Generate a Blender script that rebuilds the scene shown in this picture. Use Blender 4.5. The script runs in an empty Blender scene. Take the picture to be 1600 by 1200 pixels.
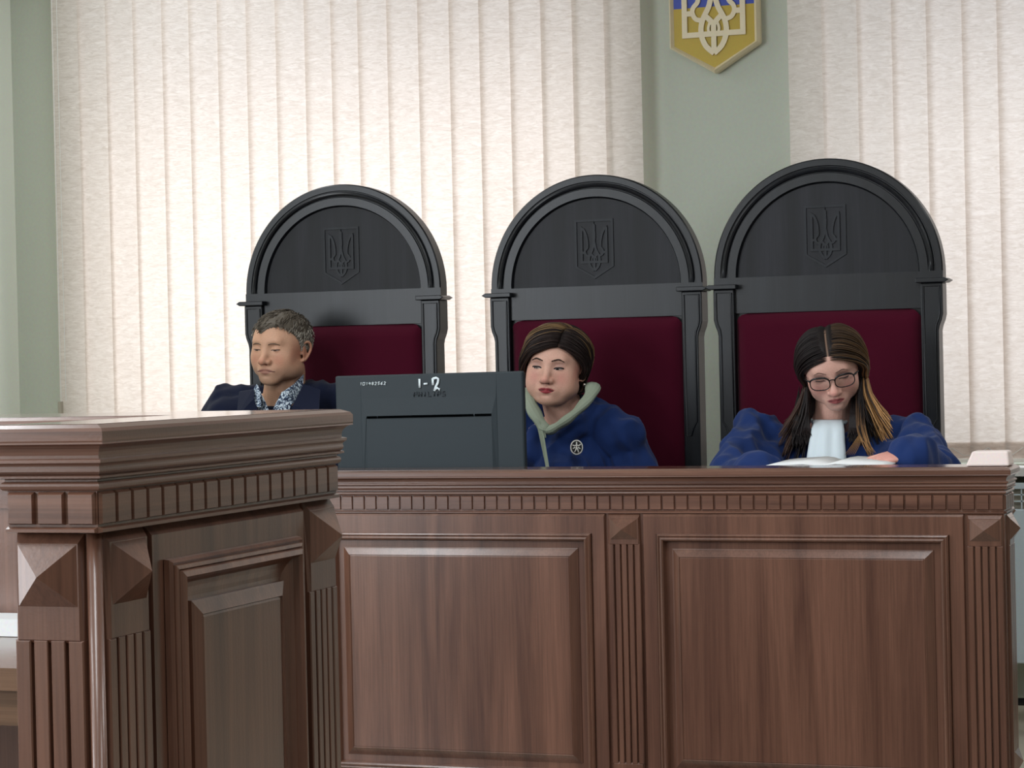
import bpy, bmesh, math, random
import numpy as np
from mathutils import Vector, Matrix, noise
random.seed(7)
PI = math.pi
COL = bpy.context.scene.collection
SC = bpy.context.scene

# ------------------------------------------------------------ camera
F, PSI, TH, RHO, CH = 3560., .3502, .0079, .0225, 1.27
cd = bpy.data.cameras.new('camera'); cam = bpy.data.objects.new('camera', cd); COL.objects.link(cam)
cd.sensor_width = 36; cd.lens = 36 * F / 1600; cd.clip_start = .05
cam.matrix_world = Matrix.Translation((0, 0, CH)) @ Matrix.Rotation(PSI, 4, 'Z') @ Matrix.Rotation(PI/2 - TH, 4, 'X') @ Matrix.Rotation(-RHO, 4, 'Z')
SC.camera = cam
_R = cam.matrix_world.to_3x3()
def at(px, py, Y=None, X=None, Z=None):
    """the point of the room seen at a pixel, on the plane Y=, X= or Z="""
    d = _R @ Vector(((px - 800) / F, -(py - 600) / F, -1))
    t = Y / d.y if Y is not None else X / d.x if X is not None else (Z - CH) / d.z
    return Vector((0, 0, CH)) + d * t

# ------------------------------------------------------------ tagging
def tag(o, label=None, cat=None, group=None, kind=None):
    if label: o['label'] = label
    if cat: o['category'] = cat
    if group: o['group'] = group
    if kind: o['kind'] = kind
    return o
def empty(name, loc=(0, 0, 0), label=None, cat=None, group=None):
    o = bpy.data.objects.new(name, None); COL.objects.link(o); o.location = loc
    o.empty_display_size = .1
    return tag(o, label, cat, group)
def link(name, me, m=None, parent=None, smooth=False):
    o = bpy.data.objects.new(name, me); COL.objects.link(o)
    if m is not None:
        me.materials.clear(); me.materials.append(m)
    if parent is not None:
        o.parent = parent
        # roots are Empties standing at the thing's base; meshes keep room coordinates
        if parent.type == 'EMPTY': o.matrix_parent_inverse = Matrix.Translation(-Vector(parent.location))
    if smooth:
        me.polygons.foreach_set('use_smooth', [True] * len(me.polygons))
    me.update()
    return o
class MB:
    """collects shapes in world (or given-frame) coordinates"""
    def __init__(s, M=None): s.v = []; s.f = []; s.M = M or Matrix.Identity(4)
    def add(s, vs, fs):
        n = len(s.v)
        s.v += [tuple(s.M @ Vector(p)) for p in vs]; s.f += [tuple(n + i for i in f) for f in fs]
        return s
    def box(s, a, b):
        x0, x1 = sorted((a[0], b[0])); y0, y1 = sorted((a[1], b[1])); z0, z1 = sorted((a[2], b[2]))
        return s.add([(x0,y0,z0),(x1,y0,z0),(x1,y1,z0),(x0,y1,z0),(x0,y0,z1),(x1,y0,z1),(x1,y1,z1),(x0,y1,z1)],
                     [(0,3,2,1),(4,5,6,7),(0,1,5,4),(1,2,6,5),(2,3,7,6),(3,0,4,7)])
    def prism(s, pts, y0, y1):
        """polygon of (x,z) extruded along y"""
        n = len(pts)
        vs = [(p[0], y0, p[1]) for p in pts] + [(p[0], y1, p[1]) for p in pts]
        return s.add(vs, [tuple(range(n)), tuple(range(2*n-1, n-1, -1))] + [(i, (i+1) % n + 0, (i+1) % n + n, i + n) for i in range(n)])
    def tube(s, pts, r, seg=8, flat=1., closed=False, up=(0, 0, 1)):
        pts = [Vector(p) for p in pts]; n = len(pts)
        rs = r if isinstance(r, (list, tuple)) else [r] * n
        vs = []; up = Vector(up)
        for i, p in enumerate(pts):
            if closed: t = pts[(i+1) % n] - pts[i-1]
            else: t = pts[min(i+1, n-1)] - pts[max(i-1, 0)]
            if t.length < 1e-9: t = Vector((0, 0, 1))
            t.normalize()
            a = t.cross(up)
            if a.length < 1e-3: a = t.cross(Vector((1, 0, 0)))
            a.normalize(); b = a.cross(t)
            for k in range(seg):
                w = 2 * PI * k / seg
                vs.append(p + a * math.cos(w) * rs[i] + b * math.sin(w) * rs[i] * flat)
        fs = []
        m = n if closed else n - 1
        for i in range(m):
            j = (i + 1) % n
            for k in range(seg):
                l = (k + 1) % seg
                fs.append((i*seg+k, i*seg+l, j*seg+l, j*seg+k))
        if not closed:
            fs.append(tuple(range(seg-1, -1, -1))); fs.append(tuple((n-1)*seg + k for k in range(seg)))
        return s.add(vs, fs)
    def ell(s, c, r, R=None, nu=20, nv=14):
        vs = []; fs = []
        for i in range(nv + 1):
            th = PI * i / nv
            for j in range(nu):
                ph = 2 * PI * j / nu
                p = Vector((r[0]*math.sin(th)*math.cos(ph), r[1]*math.sin(th)*math.sin(ph), r[2]*math.cos(th)))
                if R is not None: p = R @ p
                vs.append(Vector(c) + p)
        for i in range(nv):
            for j in range(nu):
                k = (j + 1) % nu
                fs.append((i*nu+j, (i+1)*nu+j, (i+1)*nu+k, i*nu+k))
        return s.add(vs, fs)
    def cone(s, a, ra, b, rb, seg=18):
        """round-capped tapered limb"""
        a = Vector(a); b = Vector(b); d = (b - a); L = d.length; d = d / max(L, 1e-6)
        pts = []; rs = []
        for k in range(6):
            w = PI/2 * (1 - k/5.); pts.append(a - d * ra * math.sin(w)); rs.append(max(ra * math.cos(w), 1e-4))
        for k in range(1, 6):
            t = k / 6.; pts.append(a.lerp(b, t)); rs.append(ra + (rb - ra) * t)
        for k in range(6):
            w = PI/2 * k/5.; pts.append(b + d * rb * math.sin(w)); rs.append(max(rb * math.cos(w), 1e-4))
        return s.tube(pts, rs, seg)
    def mesh(s, name, weld=False):
        me = bpy.data.meshes.new(name); me.from_pydata(s.v, [], s.f)
        if weld:
            bm = bmesh.new(); bm.from_mesh(me); bmesh.ops.remove_doubles(bm, verts=bm.verts, dist=1e-5)
            bmesh.ops.recalc_face_normals(bm, faces=bm.faces); bm.to_mesh(me); bm.free()
        return me
    def build(s, name, m=None, parent=None, smooth=False, bevel=0, weld=True):
        me = s.mesh(name, weld)
        o = link(name, me, m, parent, smooth)
        if bevel:
            b = o.modifiers.new('bevel', 'BEVEL'); b.width = bevel; b.segments = 2; b.limit_method = 'ANGLE'; b.angle_limit = .6
            b.harden_normals = False
        return o

# ------------------------------------------------------------ materials
def srgb(r, g, b):
    f = lambda c: (c/255/12.92) if c/255 <= .04045 else ((c/255 + .055)/1.055) ** 2.4
    return (f(r), f(g), f(b), 1)
def nt(name):
    m = bpy.data.materials.new(name); m.use_nodes = True; t = m.node_tree
    b = t.nodes['Principled BSDF']; return m, t, b, t.nodes, t.links
def ramp(t, stops):
    r = t.nodes.new('ShaderNodeValToRGB'); e = r.color_ramp.elements
    e[0].position, e[0].color = stops[0]; e[1].position, e[1].color = stops[-1]
    for p, c in stops[1:-1]:
        q = e.new(p); q.color = c
    return r
def mapping(t, scale, rot=(0, 0, 0)):
    tc = t.nodes.new('ShaderNodeTexCoord'); mp = t.nodes.new('ShaderNodeMapping')
    mp.inputs['Scale'].default_value = scale; mp.inputs['Rotation'].default_value = rot
    t.links.new(tc.outputs['Object'], mp.inputs['Vector']); return mp
def noise_n(t, mp, scale, detail=4, rough=.5, dist=0):
    n = t.nodes.new('ShaderNodeTexNoise'); n.inputs['Scale'].default_value = scale
    n.inputs['Detail'].default_value = detail; n.inputs['Roughness'].default_value = rough; n.inputs['Distortion'].default_value = dist
    t.links.new(mp.outputs[0], n.inputs['Vector']); return n
def bump_n(t, b, src, strength, dist=.001):
    u = t.nodes.new('ShaderNodeBump'); u.inputs['Strength'].default_value = strength; u.inputs['Distance'].default_value = dist
    t.links.new(src, u.inputs['Height']); t.links.new(u.outputs[0], b.inputs['Normal']); return u
def plain(name, col, rough=.5, spec=.5, metal=0, bump=0, bscale=200, sheen=0, coat=0):
    m, t, b, N, L = nt(name)
    b.inputs['Base Color'].default_value = col; b.inputs['Roughness'].default_value = rough
    b.inputs['Specular IOR Level'].default_value = spec; b.inputs['Metallic'].default_value = metal
    b.inputs['Sheen Weight'].default_value = sheen; b.inputs['Coat Weight'].default_value = coat
    mp = mapping(t, (1, 1, 1)); n = noise_n(t, mp, bscale, 3)
    mx = N.new('ShaderNodeMix'); mx.data_type = 'RGBA'; mx.blend_type = 'MULTIPLY'
    mx.inputs['Factor'].default_value = .15; mx.inputs['A'].default_value = col
    L.new(n.outputs['Color'], mx.inputs['B']); L.new(mx.outputs['Result'], b.inputs['Base Color'])
    if bump: bump_n(t, b, n.outputs['Fac'], bump)
    return m
def wood(name, horiz=False, c=((76, 49, 39), (100, 69, 55), (119, 84, 68)), rough=.30, spec=.5, coat=.45):
    m, t, b, N, L = nt(name)
    sc = (1.2, 1.2, 26) if horiz else (16, 16, 1.0)
    mp = mapping(t, sc)
    n1 = noise_n(t, mp, 1.0, 6, .62, .6)
    fs = (4, 4, 320) if horiz else (260, 260, 5)
    mp2 = mapping(t, fs); n2 = noise_n(t, mp2, 1.0, 3, .6)
    r = ramp(t, [(.3, srgb(*c[0])), (.5, srgb(*c[1])), (.72, srgb(*c[2]))])
    L.new(n1.outputs['Fac'], r.inputs[0])
    r2 = ramp(t, [(.35, (.72, .7, .68, 1)), (.6, (1.12, 1.1, 1.08, 1))]); L.new(n2.outputs['Fac'], r2.inputs[0])
    mx = N.new('ShaderNodeMix'); mx.data_type = 'RGBA'; mx.blend_type = 'MULTIPLY'; mx.inputs['Factor'].default_value = .55
    L.new(r.outputs[0], mx.inputs['A']); L.new(r2.outputs[0], mx.inputs['B']); L.new(mx.outputs['Result'], b.inputs['Base Color'])
    b.inputs['Roughness'].default_value = rough; b.inputs['Specular IOR Level'].default_value = spec
    b.inputs['Coat Weight'].default_value = coat; b.inputs['Coat Roughness'].default_value = .22
    mp3 = mapping(t, (1, 1, 1)); n3 = noise_n(t, mp3, 260, 2)
    bump_n(t, b, n3.outputs['Fac'], .12, .001)
    return m
M = {}
M['wood_v'] = wood('walnut_vertical_grain')
M['wood_h'] = wood('walnut_horizontal_grain', True)
M['wood_top'] = wood('walnut_top_gloss', True, rough=.09, spec=.7)
M['blackwood'] = wood('black_stained_wood', c=((12, 14, 18), (18, 21, 26), (26, 30, 36)), rough=.36, spec=.4, coat=0)
M['blackpanel'] = wood('black_stained_panel', c=((10, 12, 16), (20, 22, 28), (32, 33, 40)), rough=.55, spec=.35, coat=0)
M['carved'] = wood('black_carved_relief', c=((22, 25, 30), (30, 33, 38), (38, 42, 48)), rough=.5, spec=.3, coat=0)
M['velvet'] = plain('burgundy_velvet', srgb(70, 6, 30), .9, .1, bump=.25, bscale=420, sheen=.12)
M['wall'] = plain('sage_wall_paint', srgb(192, 198, 184), .7, .3, bump=.05, bscale=90)
M['wall_l'] = plain('cream_wall_paint', srgb(236, 240, 228), .7, .3)
M['ceil'] = plain('ceiling_white', srgb(205, 205, 200), .9)
M['floor'] = plain('cream_floor_tile', srgb(214, 208, 190), .35)
M['parquet'] = wood('parquet_floor', True, c=((70, 50, 36), (92, 66, 48), (108, 80, 58)), rough=.45)
M['wall_far'] = plain('beige_wall_paint', srgb(150, 144, 130), .8, .3)
M['white'] = plain('white_plastic', srgb(232, 232, 228), .4)
M['radiator'] = plain('radiator_enamel', srgb(206, 220, 226), .35)
M['dark'] = plain('dark_void', srgb(18, 18, 20), .8)
M['monitor'] = plain('monitor_plastic', srgb(44, 53, 58), .55, .3, bump=.2, bscale=900)
M['monitor_dark'] = plain('monitor_slot', srgb(3, 4, 5), 1, 0)
M['letters'] = plain('embossed_lettering', srgb(30, 38, 46), .5)
M['marker'] = plain('white_marker', srgb(228, 240, 244), .6)
M['paper'] = plain('paper', srgb(236, 238, 238), .7)
M['gold'] = plain('emblem_gold', srgb(186, 158, 24), .45)
M['blue'] = plain('emblem_blue', srgb(0, 50, 165), .4)
M['cream'] = plain('emblem_cream', srgb(226, 212, 178), .42)
M['steel'] = plain('dark_pipe', srgb(30, 30, 32), .4)
M['brown_desk'] = wood('oak_desk', True, c=((86, 66, 50), (104, 80, 62), (120, 92, 72)), rough=.2)
M['robe_blue'] = plain('judge_robe_blue', srgb(21, 45, 96), .85, .2, bump=.3, bscale=700, sheen=.1)
M['navy'] = plain('navy_cloth', srgb(14, 22, 46), .9, .2, bump=.3, bscale=700, sheen=.08)
M['hoodie'] = plain('sage_hoodie', srgb(150, 160, 142), .9, .2, bump=.4, bscale=600)
M['jabot'] = plain('white_jabot', srgb(214, 226, 232), .8, .2, bump=.15, bscale=500)
M['black_plastic'] = plain('black_frame', srgb(16, 12, 14), .25)
M['brow_dark'] = plain('brow_brown', srgb(62, 42, 34), .8)
M['brow_grey'] = plain('brow_grey', srgb(112, 92, 76), .9)
M['lash'] = plain('lash_line', srgb(38, 26, 26), .6)
M['lash_soft'] = plain('lash_line_soft', srgb(96, 66, 56), .7)
M['mouthline'] = plain('mouth_line', srgb(92, 38, 38), .6)
M['silver'] = plain('silver', srgb(220, 216, 210), .25, metal=1)
M['pin_white'] = plain('pin_enamel', srgb(222, 220, 212), .35)

def fabric_slats():
    m, t, b, N, L = nt('blind_fabric')
    N.remove(b)
    out = N['Material Output']
    mp = mapping(t, (60, 60, 60), (0, 0.9, 0)); mp.inputs['Scale'].default_value = (26, 26, 105); mp.inputs['Rotation'].default_value = (0, .5, 0)
    n = noise_n(t, mp, 1.0, 5, .6, 1.2)
    mp2 = mapping(t, (5, 5, 30)); n2 = noise_n(t, mp2, 1.0, 3)
    r = ramp(t, [(.3, srgb(216, 208, 200)), (.7, srgb(243, 236, 230))]); L.new(n.outputs['Fac'], r.inputs[0])
    d = N.new('ShaderNodeBsdfDiffuse'); tr = N.new('ShaderNodeBsdfTranslucent'); mx = N.new('ShaderNodeMixShader')
    r2 = ramp(t, [(.3, srgb(236, 220, 208)), (.7, srgb(255, 244, 236))]); L.new(n.outputs['Fac'], r2.inputs[0])
    L.new(r.outputs[0], d.inputs['Color']); L.new(r2.outputs[0], tr.inputs['Color'])
    mx.inputs[0].default_value = .42
    u = N.new('ShaderNodeBump'); u.inputs['Strength'].default_value = .5; u.inputs['Distance'].default_value = .004
    L.new(n.outputs['Fac'], u.inputs['Height']); L.new(u.outputs[0], d.inputs['Normal']); L.new(u.outputs[0], tr.inputs['Normal'])
    L.new(d.outputs[0], mx.inputs[1]); L.new(tr.outputs[0], mx.inputs[2]); L.new(mx.outputs[0], out.inputs[0])
    return m
M['slat'] = fabric_slats()

def vcol(name, rough=.5, sss=0, spec=.4, bump=0, bscale=300):
    m, t, b, N, L = nt(name)
    a = N.new('ShaderNodeAttribute'); a.attribute_name = 'tint'
    mp = mapping(t, (1, 1, 1)); n = noise_n(t, mp, bscale, 3)
    r = ramp(t, [(.3, (.86, .86, .86, 1)), (.7, (1.08, 1.08, 1.08, 1))]); L.new(n.outputs['Fac'], r.inputs[0])
    mx = N.new('ShaderNodeMix'); mx.data_type = 'RGBA'; mx.blend_type = 'MULTIPLY'; mx.inputs['Factor'].default_value = .6
    L.new(a.outputs['Color'], mx.inputs['A']); L.new(r.outputs[0], mx.inputs['B']); L.new(mx.outputs['Result'], b.inputs['Base Color'])
    b.inputs['Roughness'].default_value = rough; b.inputs['Specular IOR Level'].default_value = spec
    if sss:
        b.inputs['Subsurface Weight'].default_value = sss; b.inputs['Subsurface Scale'].default_value = .008
        b.inputs['Subsurface Radius'].default_value = (1, .35, .2)
    if bump: bump_n(t, b, n.outputs['Fac'], bump)
    return m
M['skin'] = vcol('skin', .52, .12, .35, .12, 350)
M['hair'] = vcol('hair', .55, 0, .25, .3, 900)
def collar_mat():
    m, t, b, N, L = nt('patterned_shirt')
    mp = mapping(t, (1, 1, 1)); n = noise_n(t, mp, 110, 3, .6, 1.5)
    r = ramp(t, [(.44, srgb(26, 40, 66)), (.5, srgb(110, 132, 158)), (.56, srgb(214, 226, 234))]); L.new(n.outputs['Fac'], r.inputs[0])
    L.new(r.outputs[0], b.inputs['Base Color']); b.inputs['Roughness'].default_value = .8
    return m
M['shirt'] = collar_mat()
def lens_mat():
    m, t, b, N, L = nt('spectacle_lens'); N.remove(b)
    tr = N.new('ShaderNodeBsdfTransparent'); g = N.new('ShaderNodeBsdfGlossy'); g.inputs['Roughness'].default_value = .05
    tr.inputs['Color'].default_value = (.97, .98, .98, 1)
    mx = N.new('ShaderNodeMixShader'); mx.inputs[0].default_value = .045
    L.new(tr.outputs[0], mx.inputs[1]); L.new(g.outputs[0], mx.inputs[2]); L.new(mx.outputs[0], N['Material Output'].inputs[0])
    return m
M['lens'] = lens_mat()

# ------------------------------------------------------------ room
YW = 7.2
def struct(name, mb, m):
    o = mb.build(name, m); tag(o, kind='structure'); return o
XL, XR, YB, ZC = -4.545, 3.2, -3.0, 3.1
W1 = (-4.20, -2.245, .93, 2.78); W2 = (-1.545, .85, .93, 2.78)
struct('floor', MB().box((XL-.2, YB-.2, -.1), (XR+.2, YW+.3, 0)), M['parquet'])
pod = MB().box((XL+.001, 4.95, 0.0005), (XR-.001, YW-.001, .1)); tag(pod.build('floor_podium', M['floor']), kind='structure')
struct('ceiling', MB().box((XL-.2, YB-.2, ZC), (XR+.2, YW+.3, ZC+.1)), M['ceil'])
b = MB()
b.box((XL-.2, YW, 0), (XR+.2, YW+.3, W1[2])); b.box((XL-.2, YW, W1[3]), (XR+.2, YW+.3, ZC))
b.box((XL-.2, YW, W1[2]), (W1[0], YW+.3, W1[3])); b.box((W1[1], YW, W1[2]), (W2[0], YW+.3, W1[3])); b.box((W2[1], YW, W1[2]), (XR+.2, YW+.3, W1[3]))
struct('wall_back', b, M['wall'])
# side wall with its own window towards the public seats
b = MB(); wl = (-2.6, 3.1, .95, 2.7)
b.box((XL-.2, YB, 0), (XL, YW, wl[2])); b.box((XL-.2, YB, wl[3]), (XL, YW, ZC)); b.box((XL-.2, YB, wl[2]), (XL, wl[0], wl[3])); b.box((XL-.2, wl[1], wl[2]), (XL, YW, wl[3]))
struct('wall_left', b, M['wall_l'])
struct('wall_right', MB().box((XR, YB, 0), (XR+.2, YW, ZC)), M['wall_far'])
struct('wall_front', MB().box((XL-.2, YB-.2, 0), (XR+.2, YB, ZC)), M['wall_far'])
for i, w in enumerate((W1, W2)):
    b = MB(); fr = .06
    b.box((w[0], YW+.14, w[2]), (w[1], YW+.2, w[2]+fr)); b.box((w[0], YW+.14, w[3]-fr), (w[1], YW+.2, w[3]))
    b.box((w[0], YW+.14, w[2]), (w[0]+fr, YW+.2, w[3])); b.box((w[1]-fr, YW+.14, w[2]), (w[1], YW+.2, w[3]))
    struct('window_%d' % (i+1), b, M['white'])
    # sill board
    s = MB().box((w[0]-.05, YW-.17, .9), (w[1]+.05, YW+.14, .925))
    struct('trim_%d' % (i+1), s, M['white'])

# ------------------------------------------------------------ vertical blinds
def slat_mesh(mb, x0, x1, z0, z1, y):
    n = 5; vs = []; fs = []
    for k in range(n + 1):
        t = k / n; x = x0 + (x1 - x0) * t
        yy = y - .006 * math.sin(PI * t) + .010 * (t - .5)
        for z in (z0, z1): vs.append((x, yy, z))
    for k in range(n): fs.append((2*k, 2*k+2, 2*k+3, 2*k+1))
    return mb.add(vs, fs)
def blind(name, edges, end, label, group, cordx=None):
    YBl = 7.12
    root = empty(name, ((edges[0]+end)/2, YBl, .95), label, 'blinds', group)
    MB().box((edges[0]-.02, YBl-.03, 2.72), (end+.02, YBl+.03, 2.76)).build('headrail', M['white'], root)
    for i, e in enumerate(edges):
        nx = edges[i+1] if i+1 < len(edges) else end - .013
        j = random.uniform(-.003, .003)
        m = MB(); slat_mesh(m, e, nx + .016, .952, 2.72, YBl)
        s = m.build('slat', M['slat'], root, smooth=True, weld=False)
        h = MB(); slat_mesh(h, e+.001, nx + .015, .95, 1.003, YBl+.002)
        slat_mesh(h, e+.003, nx + .013, .952, .998, YBl+.004)
        h.build('hem_pocket', M['slat'], s, smooth=True, weld=False)
    c = MB()
    for i in range(len(edges) - 1):
        x = edges[i] + .055; x2 = edges[i+1] + .055
        c.tube([(x, YBl-.012, .985), ((x+x2)/2 - .02, YBl-.016, .962), ((x+x2)/2 + .02, YBl-.016, .962), (x2, YBl-.012, .985)], .0012, 5)
    c.build('link_chain', M['white'], root, smooth=True)
    if cordx is not None:
        cc = MB(); cc.tube([(cordx, YBl-.03, 2.7), (cordx, YBl-.03, 1.18)], .0015, 5)
        cc.tube([(cordx+.02, YBl-.03, 2.7), (cordx+.02, YBl-.03, 1.18)], .0012, 5)
        co = cc.build('cord', M['white'], root)
        w = MB(); w.box((cordx-.009, YBl-.04, 1.09), (cordx+.004, YBl-.02, 1.18)); w.build('cord_weight', M['cordw'], co, bevel=.003)
    return root
M['cordw'] = plain('cord_weight_grey', srgb(168, 162, 146), .5)
blind('vertical_blind', [-4.324,-4.217,-4.104,-3.995,-3.880,-3.774,-3.662,-3.551,-3.439,-3.329,-3.23,-3.13,-3.022,-2.909,-2.796,-2.689,-2.581,-2.471,-2.362,-2.252], -2.133,
      'wide cream vertical blind behind the two left tall chairs, cord weight at its left', 'vertical blinds over the windows', -4.305)
blind('vertical_blind', [-1.640,-1.531,-1.419,-1.310,-1.202,-1.092,-.985] + [-.873 + .111*i for i in range(15)], .79,
      'cream vertical blind behind the right tall chair, above the white radiator', 'vertical blinds over the windows')

# ------------------------------------------------------------ radiator
rad = empty('radiator', (-.3, 7.1, .3), 'white panel radiator with wire grille top under the right window', 'radiator')
MB().box((-1.25, 7.03, .33), (.7, 7.045, .80)).build('front_panel', M['radiator'], rad, bevel=.004)
MB().box((-1.25, 7.045, .36), (.7, 7.15, .775)).build('core', M['cordw'], rad)
g = MB(); g.box((-1.25, 7.028, .862), (.7, 7.05, .88))
for k in range(48): g.box((-1.25 + k*.04, 7.032, .80), (-1.246 + k*.04, 7.036, .865))
for z in (.822, .842): g.box((-1.25, 7.032, z), (.7, 7.036, z+.004))
g.build('grille', M['radiator'], rad)
MB().box((-1.25, 7.05, .80), (.7, 7.15, .862)).build('heat_chamber', M['cordw'], rad)
for x in (-1.1, .5): MB().box((x, 7.06, .1005), (x+.03, 7.1, .36)).build('leg', M['radiator'], rad)
tag(MB().tube([(-1.6, 7.12, .2), (1.2, 7.12, .2)], .012, 10).build('heating_pipe', M['steel'], smooth=True), 'thin dark heating pipe along the wall below the radiator', 'pipe')
struct('baseboard_back', MB().box((XL, YW-.015, .1), (XR, YW, .18)), M['floor'])

# ------------------------------------------------------------ mitred mouldings
def sweep(mb, path, prof, closed):
    """path: plan polyline [(x,y)], outward = right-hand side of travel; prof: [(offset, z)]"""
    n = len(path); P = [Vector(p) for p in path]; offs = []
    for i in range(n):
        def nrm(a, b):
            d = (b - a).normalized(); return Vector((d.y, -d.x))
        if closed or 0 < i < n - 1:
            n1 = nrm(P[i-1], P[i]); n2 = nrm(P[i], P[(i+1) % n]); mm = (n1 + n2); mm = mm / max(mm.dot(n1), .2)
        elif i == 0: mm = nrm(P[0], P[1])
        else: mm = nrm(P[-2], P[-1])
        offs.append(mm)
    vs = []; fs = []; k = len(prof)
    for i in range(n):
        for o, z in prof:
            q = P[i] + offs[i] * o; vs.append((q.x, q.y, z))
    m = n if closed else n - 1
    for i in range(m):
        j = (i + 1) % n
        for a in range(k - 1): fs.append((i*k+a, j*k+a, j*k+a+1, i*k+a+1))
    if not closed:
        fs.append(tuple(range(k))); fs.append(tuple((n-1)*k + a for a in range(k-1, -1, -1)))
    return mb.add(vs, fs)
def crown_prof(zt, inner=-.03, kz=1.):
    """cornice profile hanging from top height zt (offset outwards, height)"""
    P = [(inner, 0), (.006, 0), (.0155, -.004), (.018, -.008), (.018, -.0185), (.0175, -.0205), (.018, -.0225)]
    for k in range(1, 6):                       # cove
        a = PI/2 * k/5; P.append((.0175 - .011*math.sin(a), -.0225 - .0135*(1-math.cos(a))))
    P += [(.0065, -.0395), (.0115, -.041), (.0115, -.0445)]
    for k in range(1, 8):                       # ogee
        a = k/7.; P.append((.0105 - .0055*a - .0015*math.sin(2*PI*a), -.0445 - .0145*a))
    P += [(.0085, -.0600), (.0085, -.0625), (.0015, -.0645)]
    for k in range(0, 7):                       # torus
        a = PI * k/6; P.append((.0015 + .004*math.sin(a), -.0665 - .0055*(1-math.cos(a))))
    P += [(-.004, -.0790), (inner, -.0790)]
    return [(o, zt + z*kz) for o, z in P]
def dentil_run(mb, A, B, n, zt, zb, out, gap=.0035, d=.0065):
    """a band with n cut blocks between plan points A and B; out = outward unit vector"""
    A = Vector(A); B = Vector(B); t = (B - A) / n; L = t.length; t.normalize(); o = Vector(out)
    def blk(p0, p1, z0, z1, off, bev=.0014):
        q = [p0, p1]
        vs = []
        for zz, e in ((z0, 0), (z1, 0)):
            pass
        a0, a1 = p0, p1; i0, i1 = p0 + t*bev, p1 - t*bev
        vs = [(a0.x, a0.y, z0), (a1.x, a1.y, z0), (a1.x, a1.y, z1), (a0.x, a0.y, z1)]
        f = [i0 + o*off, i1 + o*off]
        vs += [(f[0].x, f[0].y, z0+bev), (f[1].x, f[1].y, z0+bev), (f[1].x, f[1].y, z1-bev*2), (f[0].x, f[0].y, z1-bev*2)]
        mb.add(vs, [(4,5,6,7), (0,1,5,4), (1,2,6,5), (2,3,7,6), (3,0,4,7)])
    for k in range(n):
        p0 = A + t*(L*k + gap/2); p1 = A + t*(L*(k+1) - gap/2)
        blk(p0, p1, zb + .008, zt, d)
    blk(A, B, zb - .001, zb + .0055, d + .001, .001)

class Frame:
    """a flat facade: local (a, z, o) -> world, a along, o outwards"""
    def __init__(s, P, along, out):
        s.P = Vector(P); s.a = Vector(along); s.o = Vector(out)
    def __call__(s, a, z, o): 
        q = s.P + s.a * a + s.o * o; return (q.x, q.y, z)
PANEL = [(0, 0), (.0015, .006), (.005, .0085), (.008, .006), (.0095, .0075), (.013, .009), (.0165, .0065), (.018, -.002), (.020, -.0085), (.026, -.0105), (.034, -.0105), (.0355, -.0065), (.038, -.0055), (.054, .0045), (.0555, .003), (.057, .004)]
def ring_panel(mb, fr, a0, a1, z0, z1, prof, k=1., ko=1.):
    """nested rectangles stepping inwards: a raised-and-fielded panel"""
    vs = []; fs = []
    for d, o in prof:
        d *= k; o *= ko
        vs += [fr(a0+d, z0+d, o), fr(a1-d, z0+d, o), fr(a1-d, z1-d, o), fr(a0+d, z1-d, o)]
    n = len(prof)
    for i in range(n - 1):
        for j in range(4):
            l = (j + 1) % 4; fs.append((i*4+j, i*4+l, i*4+4+l, i*4+4+j))
    fs.append(tuple((n-1)*4 + j for j in range(4)))
    return mb.add(vs, fs)
def slab(mb, fr, a0, a1, z0, z1, o0, o1, be=.004, bt=None):
    """raised plate with bevelled edges"""
    bt = be if bt is None else bt
    vs = [fr(a0, z0, o0), fr(a1, z0, o0), fr(a1, z1, o0), fr(a0, z1, o0)]
    vs += [fr(a0+be*.2, z0+be*.2, o1-be*.8), fr(a1-be*.2, z0+be*.2, o1-be*.8), fr(a1-be*.2, z1-bt*.1, o1-max(be*.8, bt*.75)), fr(a0+be*.2, z1-bt*.1, o1-max(be*.8, bt*.75))]
    vs += [fr(a0+be, z0+be, o1), fr(a1-be, z0+be, o1), fr(a1-be, z1-bt, o1), fr(a0+be, z1-bt, o1)]
    fs = []
    for i in (0, 4):
        for j in range(4):
            l = (j+1) % 4; fs.append((i+j, i+l, i+4+l, i+4+j))
    fs.append((8, 9, 10, 11)); fs.append((3, 2, 1, 0))
    return mb.add(vs, fs)
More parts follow.
